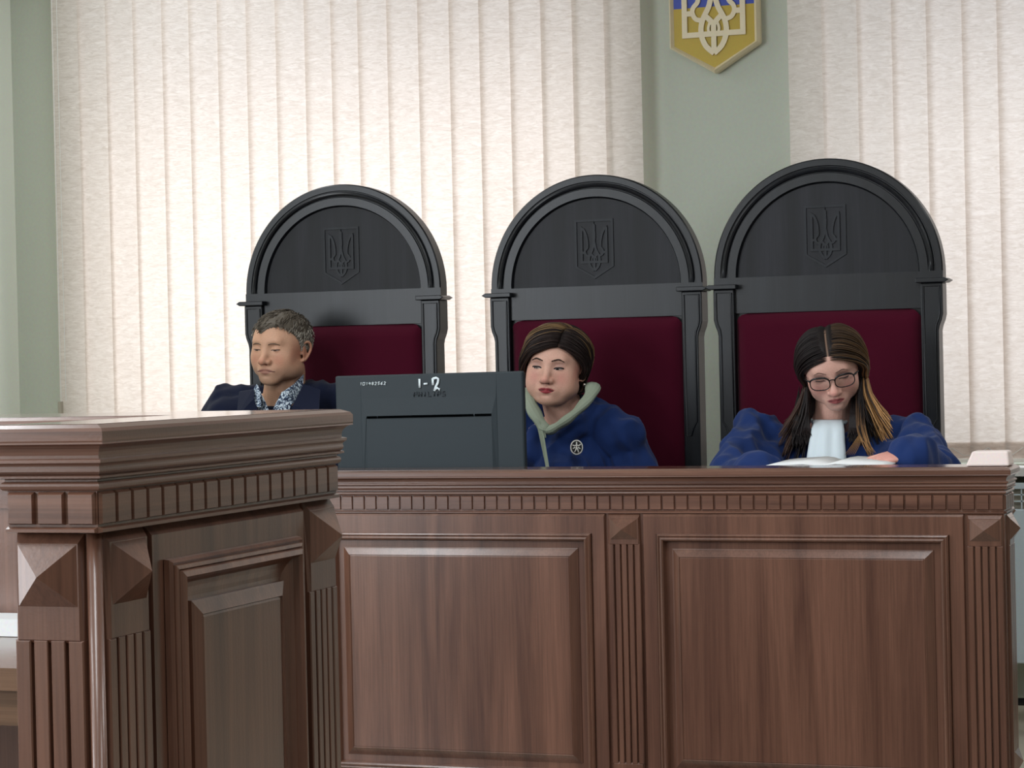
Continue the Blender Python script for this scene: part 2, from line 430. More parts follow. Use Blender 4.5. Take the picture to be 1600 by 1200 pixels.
def pilaster(parent, fr, a0, a1, z0, z1, zpyr, flutes, zf0, zf1, pw, ph, out=.009, pd=.021, name='pilaster'):
    """plate with cut flutes; the diamond block is its child"""
    w = a1 - a0; mb = MB(); g = .0035; c = (a0 + a1) / 2
    step = w / (flutes + 1); cuts = [a0 + step*(i+1) for i in range(flutes)]
    # plate in vertical strips so that the flutes are real grooves
    zt = zpyr - ph - .03 if zf1 is None else zf1
    slab(mb, fr, a0, a1, zt, z1, 0, out, .0045, .011)
    slab(mb, fr, a0, a1, z0, zf0, 0, out, .0045)
    xs = [a0] + cuts + [a1]
    for i in range(flutes + 1):
        l = xs[i] + (g/2 if i else 0); r = xs[i+1] - (g/2 if i < flutes else 0)
        slab(mb, fr, l, r, zf0 - .004, zt + .004, 0, out, .0012 if 0 < i < flutes else .0018)
    mb.add([fr(a0+.001, zf0, out*.25), fr(a1-.001, zf0, out*.25), fr(a1-.001, zt, out*.25), fr(a0+.001, zt, out*.25)], [(0, 1, 2, 3)])
    p = mb.build(name, M['wood_v'], parent)
    d = MB(); zc = zpyr - ph/2
    d.add([fr(c-pw/2, zpyr-ph, out), fr(c+pw/2, zpyr-ph, out), fr(c+pw/2, zpyr, out), fr(c-pw/2, zpyr, out), fr(c, zc, out+pd)],
          [(0,1,4), (1,2,4), (2,3,4), (3,0,4)])
    d.build('diamond_block', M['wood_v'], p)
    return p

# ------------------------------------------------------------ the judges' bench
bx0, bx1, bz = -3.45, -.712, 1.022
bench = empty('judges_bench', (-2.08, 5.4, .1), 'long dark walnut judges bench with raised panels in front of three seated people', 'bench')
MB().box((bx0, 5.106, .1005), (bx1, 5.15, .95)).build('front_board', M['wood_v'], bench)
MB().box((bx1-.03, 5.15, .1005), (bx1, 5.24, .95)).build('side_board', M['wood_v'], bench)
MB().box((-.82, 5.24, .1005), (-.79, 5.76, .95)).build('side_board', M['wood_v'], bench)
MB().box((-.86, 5.225, .1005), (-.72, 5.24, .95)).build('rear_board', M['wood_v'], bench)
MB().box((bx0, 5.15, .1005), (bx0+.03, 5.75, .95)).build('side_board', M['wood_v'], bench)
c = MB(); path = [(bx0, 5.24), (bx0, 5.106), (bx1, 5.106), (bx1, 5.24)]
sweep(c, path, crown_prof(bz, -.06, .772), False)
c.build('cornice', M['wood_h'], bench)
tp = MB().box((bx0, 5.11, bz-.012), (bx1, 5.24, bz+.0006)); tp.build('ledge', M['wood_top'], bench)
c = MB(); nb = 92
dentil_run(c, (bx0, 5.106), (bx1, 5.106), 87, bz-.061, bz-.103, (0, -1), gap=.003, d=.004)
dentil_run(c, (bx1, 5.106), (bx1, 5.24), 4, bz-.061, bz-.103, (1, 0), gap=.003, d=.004)
c.box((bx0, 5.1065, bz-.104), (bx1-.0005, 5.24, bz-.060))
c.build('dentil_band', M['wood_h'], bench)
MB().box((bx0+.03, 5.15, .82), (-.82, 5.76, .85)).build('worktop', M['wood_top'], bench)
fb = Frame((0, 5.106, 0), (1, 0, 0), (0, -1, 0))
ztop = bz - .104
PB = [-3.266, -2.429, -1.592, -.7545]
for i, xc in enumerate(PB):
    hw = .0395
    pilaster(bench, fb, xc-hw, xc+hw, .115, ztop, ztop-.012, 4, .335, ztop-.075, .066, .048)
for i in range(3):
    a0, a1 = PB[i] + .046, PB[i+1] - .046
    m = MB()
    slab(m, fb, a0, a1, .115, .292, 0, .008, .003); slab(m, fb, a0, a1, .872, ztop, 0, .008, .003, .006)
    m2 = MB()
    # stiles and rails as one plate, then the fielded panel
    pa0, pa1, pz0, pz1 = a0+.034, a1-.034, .292, .872
    m = MB()
    slab(m, fb, a0, pa0+.001, .115, ztop, 0, .008, .0025, .006); slab(m, fb, pa1-.001, a1, .115, ztop, 0, .008, .0025, .006)
    slab(m, fb, pa0-.004, pa1+.004, .115, pz0+.001, 0, .0079, .0005); slab(m, fb, pa0-.004, pa1+.004, pz1-.001, ztop, 0, .0079, .0005, .006)
    st = m.build('panel_surround', M['wood_v'], bench)
    m = MB(); prof = [(d, o+.008) for d, o in PANEL]
    ring_panel(m, fb, pa0, pa1, pz0, pz1, prof)
    m.build('raised_panel', M['wood_v'], bench)
m = MB(); slab(m, fb, bx0, bx1, .1005, .118, 0, .012, .002); m.build('plinth', M['wood_h'], bench)
# right-hand end
fs_ = Frame((bx1, 5.106, 0), (0, 1, 0), (1, 0, 0))
pilaster(bench, fs_, .028, .108, .115, ztop, ztop-.012, 4, .335, ztop-.075, .066, .048, out=.007, pd=.019)
d = MB(); c_ = .068
d.add([fs_(c_-.033, .335, .007), fs_(c_+.033, .335, .007), fs_(c_+.033, .385, .007), fs_(c_-.033, .385, .007), fs_(c_, .360, .022)], [(0,1,4), (1,2,4), (2,3,4), (3,0,4)])
d.build('diamond_block', M['wood_v'], bench)
fr_ = Frame((-.79, 5.24, 0), (0, 1, 0), (1, 0, 0))
pilaster(bench, fr_, .40, .48, .115, .95, .911, 4, .335, .84, .066, .048, out=.007, pd=.019)

# ------------------------------------------------------------ the near counter (L-shaped, standing in the hall)
lx0, lx1, ly0, ly1, lr, lz = -1.346, -1.236, 2.103, 2.708, 2.49, 1.2185
cnt = empty('lectern_counter', (-1.5, 2.5, 0), 'tall dark walnut counter with moulded glossy top and dentils at the left front', 'counter')
poly = [(lx0, ly0), (lx1, ly0), (lx1, ly1), (-3.0, ly1), (-3.0, lr), (lx0, lr)]
inner = [(lx0+.004, ly0+.014), (lx1-.014, ly0+.014), (lx1-.014, ly1-.004), (-2.99, ly1-.004), (-2.99, lr+.004), (lx0+.004, lr+.004)]
m = MB()
def plan_prism(mb, pts, z0, z1):
    n = len(pts)
    return mb.add([(x, y, z0) for x, y in pts] + [(x, y, z1) for x, y in pts], [tuple(range(n-1, -1, -1)), tuple(range(n, 2*n))] + [(i, (i+1) % n, (i+1) % n + n, i+n) for i in range(n)])
plan_prism(m, inner, 0.0005, 1.15)
m.box((lx1-.03, ly0+.012, 0.001), (lx1-.012, ly0+.03, 1.14))
m.build('body', M['wood_v'], cnt)
m = MB(); sweep(m, poly, crown_prof(lz, -.03, .905), True); m.build('cornice', M['wood_h'], cnt)
m = MB(); ip = [(lx0-.005, ly0-.005), (lx1+.005, ly0-.005), (lx1+.005, ly1+.005), (-3.005, ly1+.005), (-3.005, lr-.005), (lx0-.005, lr-.005)]
plan_prism(m, ip, lz-.012, lz+.0006); m.build('top_board', M['wood_top'], cnt)
m = MB()
dentil_run(m, (lx0, ly0+.0), (lx1, ly0), 3, lz-.0712, lz-.114, (0, -1), gap=.005, d=.005)
dentil_run(m, (lx1, ly0), (lx1, ly1), 18, lz-.0712, lz-.114, (1, 0), gap=.004, d=.004)
plan_prism(m, [(lx0+.0005, ly0+.0005), (lx1-.0005, ly0+.0005), (lx1-.0005, ly1), (-3.0, ly1), (-3.0, lr), (lx0+.0005, lr)], lz-.1145, lz-.070)
m.build('dentil_band', M['wood_h'], cnt)
zt = lz - .1155
ff = Frame((lx0, ly0+.014, 0), (1, 0, 0), (0, -1, 0))
pilaster(cnt, ff, .004, .088, .12, zt, zt-.012, 3, .2, zt-.118, .072, .066, out=.012, pd=.022)
MB().tube([(lx1-.012, ly0+.012, .12), (lx1-.012, ly0+.012, zt)], .0085, 14).build('corner_bead', M['wood_v'], cnt, smooth=True)
fs2 = Frame((lx1-.014, ly0, 0), (0, 1, 0), (1, 0, 0))
pilaster(cnt, fs2, .022, .112, .12, zt, zt-.012, 4, .2, zt-.118, .072, .066, out=.012, pd=.028)
pilaster(cnt, fs2, .522, .606, .12, zt, zt-.012, 4, .2, zt-.118, .072, .066, out=.012, pd=.028)
m = MB(); a0, a1 = .119, .514
pa0, pa1, pz0, pz1 = a0+.028, a1-.024, .2, zt-.040
slab(m, fs2, a0, pa0+.001, .12, zt, 0, .010, .0025, .011); slab(m, fs2, pa1-.001, a1, .12, zt, 0, .010, .0025, .011)
slab(m, fs2, pa0-.004, pa1+.004, .12, pz0+.001, 0, .0099, .0005); slab(m, fs2, pa0-.004, pa1+.004, pz1-.001, zt, 0, .0099, .0005, .011)
m.build('panel_surround', M['wood_v'], cnt)
PANEL2 = [(0, 0), (.001, .006), (.004, .010), (.007, .008), (.008, .012), (.012, .013), (.0135, .011), (.015, .016), (.021, .018), (.024, .014), (.026, .007), (.030, .003), (.036, .001), (.042, -.0005), (.047, -.001), (.051, -.0005), (.0515, .006), (.054, .007), (.068, .012), (.069, .0095), (.072, .0105)]
m = MB(); ring_panel(m, fs2, pa0, pa1, pz0, pz1, [(d, o+.010) for d, o in PANEL2]); m.build('raised_panel', M['wood_v'], cnt)
m = MB(); slab(m, fs2, 0, .607, .0005, .12, 0, .014, .003); slab(m, ff, 0, .1, .0005, .12, 0, .014, .003); m.build('plinth', M['wood_h'], cnt)
MB().box((-2.95, 2.16, .925), (lx0+.002, lr, .95)).build('inner_shelf', M['brown_desk'], cnt)
MB().box((-2.95, 2.17, .885), (lx0+.002, 2.19, .925)).build('shelf_apron', M['brown_desk'], cnt)
tag(MB().box((-1.66, 2.42, .9507), (-1.40, 2.485, .972)).build('paper_stack', M['paper']), 'white stack of papers on the shelf inside the counter at the left edge', 'papers')

# ------------------------------------------------------------ trident relief
def ribbon(mb, pts, ws, y0, y1):
    """flat stroke of varying width in the x-z plane, raised between y0 and y1"""
    P = [Vector((p[0], p[1])) for p in pts]; n = len(P); L = []; R_ = []
    for i in range(n):
        t = (P[min(i+1, n-1)] - P[max(i-1, 0)]).normalized(); nn = Vector((-t.y, t.x)); w = ws[i] if isinstance(ws, (list, tuple)) else ws
        L.append(P[i] + nn*w/2); R_.append(P[i] - nn*w/2)
    for i in range(n-1):
        q = [L[i], L[i+1], R_[i+1], R_[i]]
        mb.prism([(v.x, v.y) for v in q], y0, y1)
def bez(pts, n=10):
    """Catmull-Rom through points"""
    out = []; P = [pts[0]] + list(pts) + [pts[-1]]
    for i in range(1, len(P)-2):
        for k in range(n):
            t = k/n
            out.append(tuple(.5*((2*P[i][j]) + (-P[i-1][j]+P[i+1][j])*t + (2*P[i-1][j]-5*P[i][j]+4*P[i+1][j]-P[i+2][j])*t*t + (-P[i-1][j]+3*P[i][j]-3*P[i+1][j]+P[i+2][j])*t**3) for j in range(len(pts[0]))))
    out.append(tuple(pts[-1])); return out
def trident(mb, cx, ztip, U, y0, y1, w=.052, yside=1):
    """ztip = height of the shield tip; U = shield width; y0 back, y1 front"""
    e = 0
    def S(pts, ws=w, curve=True):
        nonlocal e
        for sg in (1, -1):
            q = bez(pts, 6) if curve and len(pts) > 2 else pts
            n = len(q)
            if isinstance(ws, (list, tuple)):
                wl_ = [ws[min(int(i*(len(ws)-1)/max(n-1, 1)), len(ws)-1)] * U for i in range(n)]
            else: wl_ = [ws*U]*n
            e += .00004
            ribbon(mb, [(cx + sg*p[0]*U, ztip + p[1]*U) for p in q], wl_, y0, y1 - e*yside)
    S([(-.323, .36), (-.323, 1.24)], curve=False)
    S([(-.349, .385), (0, .385)], curve=False)
    S([(-.345, 1.27), (-.28, 1.21), (-.215, 1.08), (-.178, .93), (-.168, .80), (-.175, .735), (-.222, .68), (-.232, .62), (-.195, .555), (-.118, .535)], [.02, .06, .056, .05, .05, .05, .05, .05, .05, .05])
    S([(-.32, .618), (-.225, .618)], curve=False)
    S([(0, 1.44), (0, 1.3), (0, 1.1), (0, .95), (0, .80)], [.01, .075, .085, .07, .07])
    S([(-.012, .86), (-.028, .76), (-.055, .67), (-.1, .585), (-.128, .52), (-.141, .43), (-.127, .34), (-.083, .25), (0, .175)])
    S([(-.11, .60), (-.05, .545), (0, .49)])
    S([(-.02, .55), (-.045, .50), (-.06, .44), (-.045, .40), (0, .385)], .03)
    S([(0, .52), (0, .2)], curve=False)
def shield_pts(cx, ztip, U, inset=0):
    h = U/2 - inset
    return [(cx, ztip + inset*1.17), (cx + h, ztip + .3*U + inset*.35), (cx + h, ztip + 1.47*U - inset), (cx - h, ztip + 1.47*U - inset), (cx - h, ztip + .3*U + inset*.35)]
# wall emblem
et = at(1118, 115, Y=7.17); EU = .300
emb = empty('wall_emblem', (et.x, 7.18, et.z), 'blue and gold shield with a cream trident high on the pillar between the blinds', 'emblem')
p = shield_pts(et.x, et.z, EU)
MB().prism(p, YW-.0005, 7.165).build('rim', M['cream'], emb, bevel=.006)
q = shield_pts(et.x, et.z, EU, .016); ym = et.z + .3*EU + (1.47-.3)*EU*.40
zs = at(1085, 12, Y=7.16).z
low = [q[0], q[1], (q[1][0], zs), (q[4][0], zs), q[4]]; hi = [(q[1][0], zs), q[2], q[3], (q[4][0], zs)]
MB().prism(low, 7.17, 7.1635).build('gold_field', M['gold'], emb)
MB().prism(hi, 7.17, 7.1635).build('blue_field', M['blue'], emb)
m = MB()
for i in range(5):
    a, b_ = shield_pts(et.x, et.z, EU)[i], shield_pts(et.x, et.z, EU)[(i+1) % 5]
    ia, ib = shield_pts(et.x, et.z, EU, .016)[i], shield_pts(et.x, et.z, EU, .016)[(i+1) % 5]
    oa, ob = shield_pts(et.x, et.z, EU, .007)[i], shield_pts(et.x, et.z, EU, .007)[(i+1) % 5]
    m.add([(a[0], 7.166, a[1]), (b_[0], 7.166, b_[1]), (ob[0], 7.152, ob[1]), (oa[0], 7.152, oa[1]), (ib[0], 7.1636, ib[1]), (ia[0], 7.1636, ia[1])], [(0, 1, 2, 3), (3, 2, 4, 5)])
m.build('raised_border', M['cream'], emb)
m = MB(); trident(m, et.x, et.z + .012, EU, 7.164, 7.157, .058, -1); m.build('trident', M['cream'], emb, weld=False)

# ------------------------------------------------------------ the tall judge chairs
def make_chair(cx, Y, ztop, label, seed):
    dz = -.014
    root = empty('tall_judge_chair', (cx, Y+.1, .1), label, 'chair', 'black arched judge chairs')
    Yf = Y; zc = ztop - .3225
    # arch: radial profile swept over the half circle
    prof = [(.3225, .05), (.3225, .004), (.319, 0), (.3035, 0), (.302, .004), (.299, .0045), (.297, -.003), (.2925, -.0055), (.288, -.003), (.286, .0045), (.2835, .004), (.282, 0), (.259, 0), (.2545, .011)]
    m = MB(); K = 64; vs = []; fs = []
    n = len(prof)
    for k in range(K+1):
        a = PI * k / K
        for r, d in prof:
            dd = d
            if .283 < r < .3025 and (k < 1 or k > K-1): dd = 0
            vs.append((cx + r*math.cos(a), Yf + dd, zc + r*math.sin(a)))
    for k in range(K):
        for j in range(n-1): fs.append((k*n+j, (k+1)*n+j, (k+1)*n+j+1, k*n+j+1))
    m.add(vs, fs)
    hb = m.build('arched_frame', M['blackwood'], root, smooth=True); hb.modifiers.new('e', 'EDGE_SPLIT').split_angle = .7
    m = MB(); disc = [(cx + .300*math.cos(PI*k/48), zc + .300*math.sin(PI*k/48)) for k in range(49)]
    m.prism(disc, Yf+.0115, Yf+.048); m.build('arched_panel', M['blackpanel'], root)
    # emblem relief
    ec = cx - .003; U = .118; zt_ = zc + .020
    m = MB(); o = shield_pts(ec, zt_, U); i_ = shield_pts(ec, zt_, U, .0065)
    for k in range(5):
        a, b_, c_, d_ = o[k], o[(k+1) % 5], i_[(k+1) % 5], i_[k]
        m.prism([a, b_, c_, d_], Yf+.012, Yf+.0085)
    trident(m, ec, zt_ + .004, U*1.0, Yf+.012, Yf+.0075, .058, -1)
    m.build('carved_shield', M['carved'], root, weld=False)
    # rail under the arch
    m = MB(); m.prism([(cx-.262, 1.404), (cx+.262, 1.404), (cx+.262, 1.4715), (cx+.3225, 1.4715), (cx+.3225, zc), (cx-.3225, zc), (cx-.3225, 1.4715), (cx-.262, 1.4715)], Yf, Yf+.05)
    m.build('top_rail', M['blackwood'], root)
    for s in (-1, 1):
        x = lambda v: cx + s*v
        outl = [(x(.262), .1005), (x(.31), .1005), (x(.31), 1.355), (x(.3125), 1.368), (x(.319), 1.385), (x(.3225), 1.40), (x(.3225), 1.472), (x(.262), 1.472)]
        outl = [(a, b_ - (.014 if 1.3 < b_ < 1.41 else 0)) for a, b_ in outl]
        if s < 0: outl = outl[::-1]
        m = MB(); m.prism(outl, Yf-.012, Yf+.055); post = m.build('side_post', M['blackwood'], root, bevel=.003)
        line = [(x(.270), 1.462), (x(.314), 1.462), (x(.314), 1.388), (x(.311), 1.374), (x(.304), 1.358), (x(.3015), 1.341), (x(.3015), 1.10), (x(.292), 1.085), (x(.284), 1.06), (x(.270), 1.06)]
        m = MB(); m.tube([(a, Yf-.0125, b_) for a, b_ in line], .0028, 6, closed=True, up=(0, 1, 0)); m.build('post_moulding', M['blackwood'], post, smooth=True)
        cap = [(x(.252), 1.472), (x(.252), 1.485), (x(.331), 1.485), (x(.3425), 1.4785), (x(.331), 1.472)]
        if s > 0: cap = cap[::-1]
        m = MB(); m.prism(cap, Yf-.03, Yf+.05); m.build('post_cap', M['blackwood'], root, bevel=.002)
    # padded back
    m = MB(); nx, nz = 30, 40; vs = []; fs = []
    hx, z0, z1, rr = .2615, .60, 1.4035, .035
    for j in range(nz+1):
        for i in range(nx+1):
            u = -1 + 2*i/nx; v = -1 + 2*j/nz
            X = hx*u; Z = (z0+z1)/2 + (z1-z0)/2*v
            # rounded corners
            dx = max(abs(X) - (hx-rr), 0); dz = max(abs(Z-(z0+z1)/2) - ((z1-z0)/2-rr), 0); L_ = math.hypot(dx, dz)
            if L_ > rr and dx > 0 and dz > 0:
                X = math.copysign(hx-rr + dx/L_*rr, X); Z = (z0+z1)/2 + math.copysign((z1-z0)/2-rr + dz/L_*rr, v)
            ed = min(hx-abs(X), (z1-z0)/2-abs(Z-(z0+z1)/2)); ed = max(ed, 0)
            pf = min(ed/.035, 1); puff = .022*math.sqrt(max(0, 1-(1-pf)**2)) + .008*math.cos(u*PI/2)
            vs.append((cx+X, Yf + .012 - puff, Z))
    for j in range(nz):
        for i in range(nx): a = j*(nx+1)+i; fs.append((a, a+1, a+nx+2, a+nx+1))
    m.add(vs, fs); m.build('back_cushion', M['velvet'], root, smooth=True)
    MB().box((cx-.262, Yf+.012, .55), (cx+.262, Yf+.05, 1.405)).build('back_board', M['blackwood'], root)
    # seat
    MB().box((cx-.3, Yf-.46, .46), (cx+.3, Yf+.0, .52)).build('seat_frame', M['blackwood'], root, bevel=.004)
    m = MB(); m.box((cx-.27, Yf-.45, .52), (cx+.27, Yf-.01, .57)); m.build('seat_cushion', M['velvet'], root, bevel=.018)
    for s in (-1, 1):
        MB().tube([(cx+s*.285, Yf-.01, .76), (cx+s*.30, Yf-.2, .77), (cx+s*.30, Yf-.40, .765), (cx+s*.30, Yf-.44, .74)], [.024, .026, .026, .02], 10, .6).build('armrest', M['blackwood'], root, smooth=True)
        MB().tube([(cx+s*.295, Yf-.40, .52), (cx+s*.30, Yf-.38, .75)], [.024, .02], 10).build('arm_support', M['blackwood'], root, smooth=True)
        MB().tube([(cx+s*.27, Yf-.43, .1005), (cx+s*.275, Yf-.42, .46)], [.022, .03], 10).build('leg', M['blackwood'], root, smooth=True)
    return root
make_chair(-2.843, 6.30, 1.831, 'tall black arched chair with burgundy back behind the man, leftmost of three', 1)
make_chair(-2.038, 6.30, 1.820, 'tall black arched chair with burgundy back behind the short-haired woman by the monitor', 2)
make_chair(-1.346, 6.25, 1.827, 'tall black arched chair with burgundy back behind the woman in glasses', 3)

# ------------------------------------------------------------ monitor (seen from behind)
mc = at(670, 655, Y=5.40)
mon = empty('computer_monitor', (mc.x, 5.42, .8505), 'dark grey computer monitor seen from behind, 1-2 written in white on its back', 'monitor')
Tm = Matrix.Translation((mc.x, 5.40, 0)) @ Matrix.Rotation(.05, 4, 'Z')
tl = .010
def mt(p): return p
mw, mz0, mz1 = .2555, .935, 1.2555
Tm = Matrix.Translation((mc.x, 5.40, (mz0+mz1)/2)) @ Matrix.Rotation(.04, 4, 'Z') @ Matrix.Rotation(-.006, 4, 'Y')
h = (mz1-mz0)/2
m = MB(Tm); m.box((-mw, 0, -h), (mw, .022, h)); cas = m.build('casing', M['monitor'], mon, bevel=.005)
m = MB(Tm); zz = .052
m.add([(-.185, 0, h-.004), (.185, 0, h-.004), (.185, 0, -h+.004), (-.185, 0, -h+.004), (-.183, -.0012, h-.06), (.183, -.0012, h-.06), (.17, -.0035, zz), (-.17, -.0035, zz)],
      [(4,5,6,7), (0,1,5,4), (3,0,4,7), (1,2,6,5)])
m.add([(-.17, -.0035, zz), (.17, -.0035, zz), (.17, -.002, zz-.004), (-.17, -.002, zz-.004), (.17, -.005, -h+.01), (-.17, -.005, -h+.01), (-.185, 0, -h+.004), (.185, 0, -h+.004), (.185, 0, zz), (-.185, 0, zz)],
      [(0,1,2,3), (3,2,4,5), (5,4,7,6), (2,8,7,4), (3,5,6,9)])
m.build('rear_cover', M['monitor'], mon)
m = MB(Tm)
for a, b_ in ((-.168, -.140), (-.138, .122), (.126, .170)): m.box((a, -.0045, zz-.0035), (b_, -.001, zz+.0025))
m.build('vent_slot', M['monitor_dark'], mon)
m = MB(Tm)
def stroke(pts, r): m.tube([(p[0], -.0030, p[1]) for p in pts], r, 6, .35, up=(0, 1, 0))
def P2(px, py):
    v = Tm.inverted() @ at(px, py, Y=5.392); return (v.x, v.z)
stroke([P2(654.5, 592), P2(655, 606)], .0030)
stroke([P2(661, 600), P2(667, 599.5)], .0026)
stroke([P2(675, 591), P2(675.5, 602)], .0034)
stroke([P2(675, 592), P2(680, 590.5), P2(683.5, 592), P2(683, 598), P2(680, 604), P2(677.5, 611)], .0034)
stroke([P2(677.5, 610), P2(682, 606), P2(686, 609.5), P2(685, 607)], .0028)
D = {'0': [[(0,0),(1,0),(1,2),(0,2),(0,0)]], '1': [[(.3,1.6),(.6,2),(.6,0)]], '2': [[(0,1.7),(.5,2),(1,1.6),(.6,.8),(0,0),(1,0)]], '4': [[(.3,2),(0,.9),(1,.9)], [(.8,1.8),(.7,0)]],
     '8': [[(.5,1),(1,1.5),(.5,2),(0,1.5),(.5,1),(1,.5),(.5,0),(0,.5),(.5,1)]], '5': [[(1,2),(.2,2),(.1,1.1),(.8,1.1),(.9,.4),(.1,0)]], '6': [[(.9,2),(.2,1.1),(0,.4),(.5,0),(1,.5),(.6,1),(.1,.8)]]}
o0 = P2(562.5, 602); o1 = P2(604, 602)
for k, ch in enumerate('101482562'):
    bx = o0[0] + (o1[0]-o0[0])*k/9.
    for pl in D[ch]: stroke([(bx + p[0]*.0052 + p[1]*.0006, o0[1] + p[1]*.0036) for p in pl], .0009)
m.build('white_marker_writing', M['marker'], mon, smooth=True)
m = MB(Tm)
LT = {'P': [[(0,0),(0,2),(1,2),(1,1),(0,1)]], 'H': [[(0,0),(0,2)],[(1,0),(1,2)],[(0,1),(1,1)]], 'I': [[(.5,0),(.5,2)]], 'L': [[(0,2),(0,0),(1,0)]], 'S': [[(1,2),(0,2),(0,1),(1,1),(1,0),(0,0)]]}
o0 = P2(646, 620); o1 = P2(697, 620)
for k, ch in enumerate('PHILIPS'):
    bx = o0[0] + (o1[0]-o0[0])*k/7.
    for pl in LT[ch]: stroke([(bx + p[0]*.0075, o0[1] + p[1]*.0058) for p in pl], .0011)
m.build('embossed_lettering', M['letters'], mon, smooth=True)
m = MB(Tm); m.box((-.035, .004, -.30), (.035, .018, -h)); m.build('stand_neck', M['monitor'], mon)
MB().box((mc.x-.11, 5.34, .8505), (mc.x+.11, 5.50, .862)).build('stand_base', M['monitor'], mon, bevel=.004)

# ------------------------------------------------------------ things on the bench
bL = at(1515, 727, Y=5.19); bR = at(1583, 727, Y=5.19)
m = MB(); x0, x1 = bL.x, bR.x
m.add([(x0, 5.13, bz+.001), (x1, 5.13, bz+.001), (x1, 5.21, bz+.001), (x0, 5.21, bz+.001), (x0+.014, 5.14, bz+.034), (x1-.004, 5.14, bz+.034), (x1-.004, 5.20, bz+.034), (x0+.014, 5.20, bz+.034)],
      [(0,3,2,1), (4,5,6,7), (0,1,5,4), (1,2,6,5), (2,3,7,6), (3,0,4,7)])
M['pinkish'] = plain('pale_pink_card', srgb(238, 222, 216), .6)
tag(m.build('card_box', M['pinkish'], bevel=.004), 'small pale pink box on the right end of the bench', 'box')
# case file stack with open folder in front of the woman in glasses
px0, px1 = -1.30, -1.02
m = MB()
cf = empty('case_file', (-1.16, 5.40, .8505), 'thick case file with white pages open before the woman in glasses', 'file')
MB().box((px0+.01, 5.27, .8505), (px1-.01, 5.53, bz-.010)).build('file_body', M['cordw'], cf, bevel=.004)
vs = []; fs = []
for j in range(2):
    for i in range(17):
        t = -1 + i/8.
        z = bz - .004 + .012*(1 - abs(t))**.5*(1 - .9*math.exp(-(t/.12)**2)) - .002
        vs.append((-1.16 + .15*t, 5.26 + .27*j, z + (.004 if j else 0)))
for i in range(16): fs.append((i, i+1, i+18, i+17))
m = MB().add(vs, fs); o = m.build('open_pages', M['paper'], cf, smooth=True, weld=False)
so = o.modifiers.new('s', 'SOLIDIFY'); so.thickness = .004

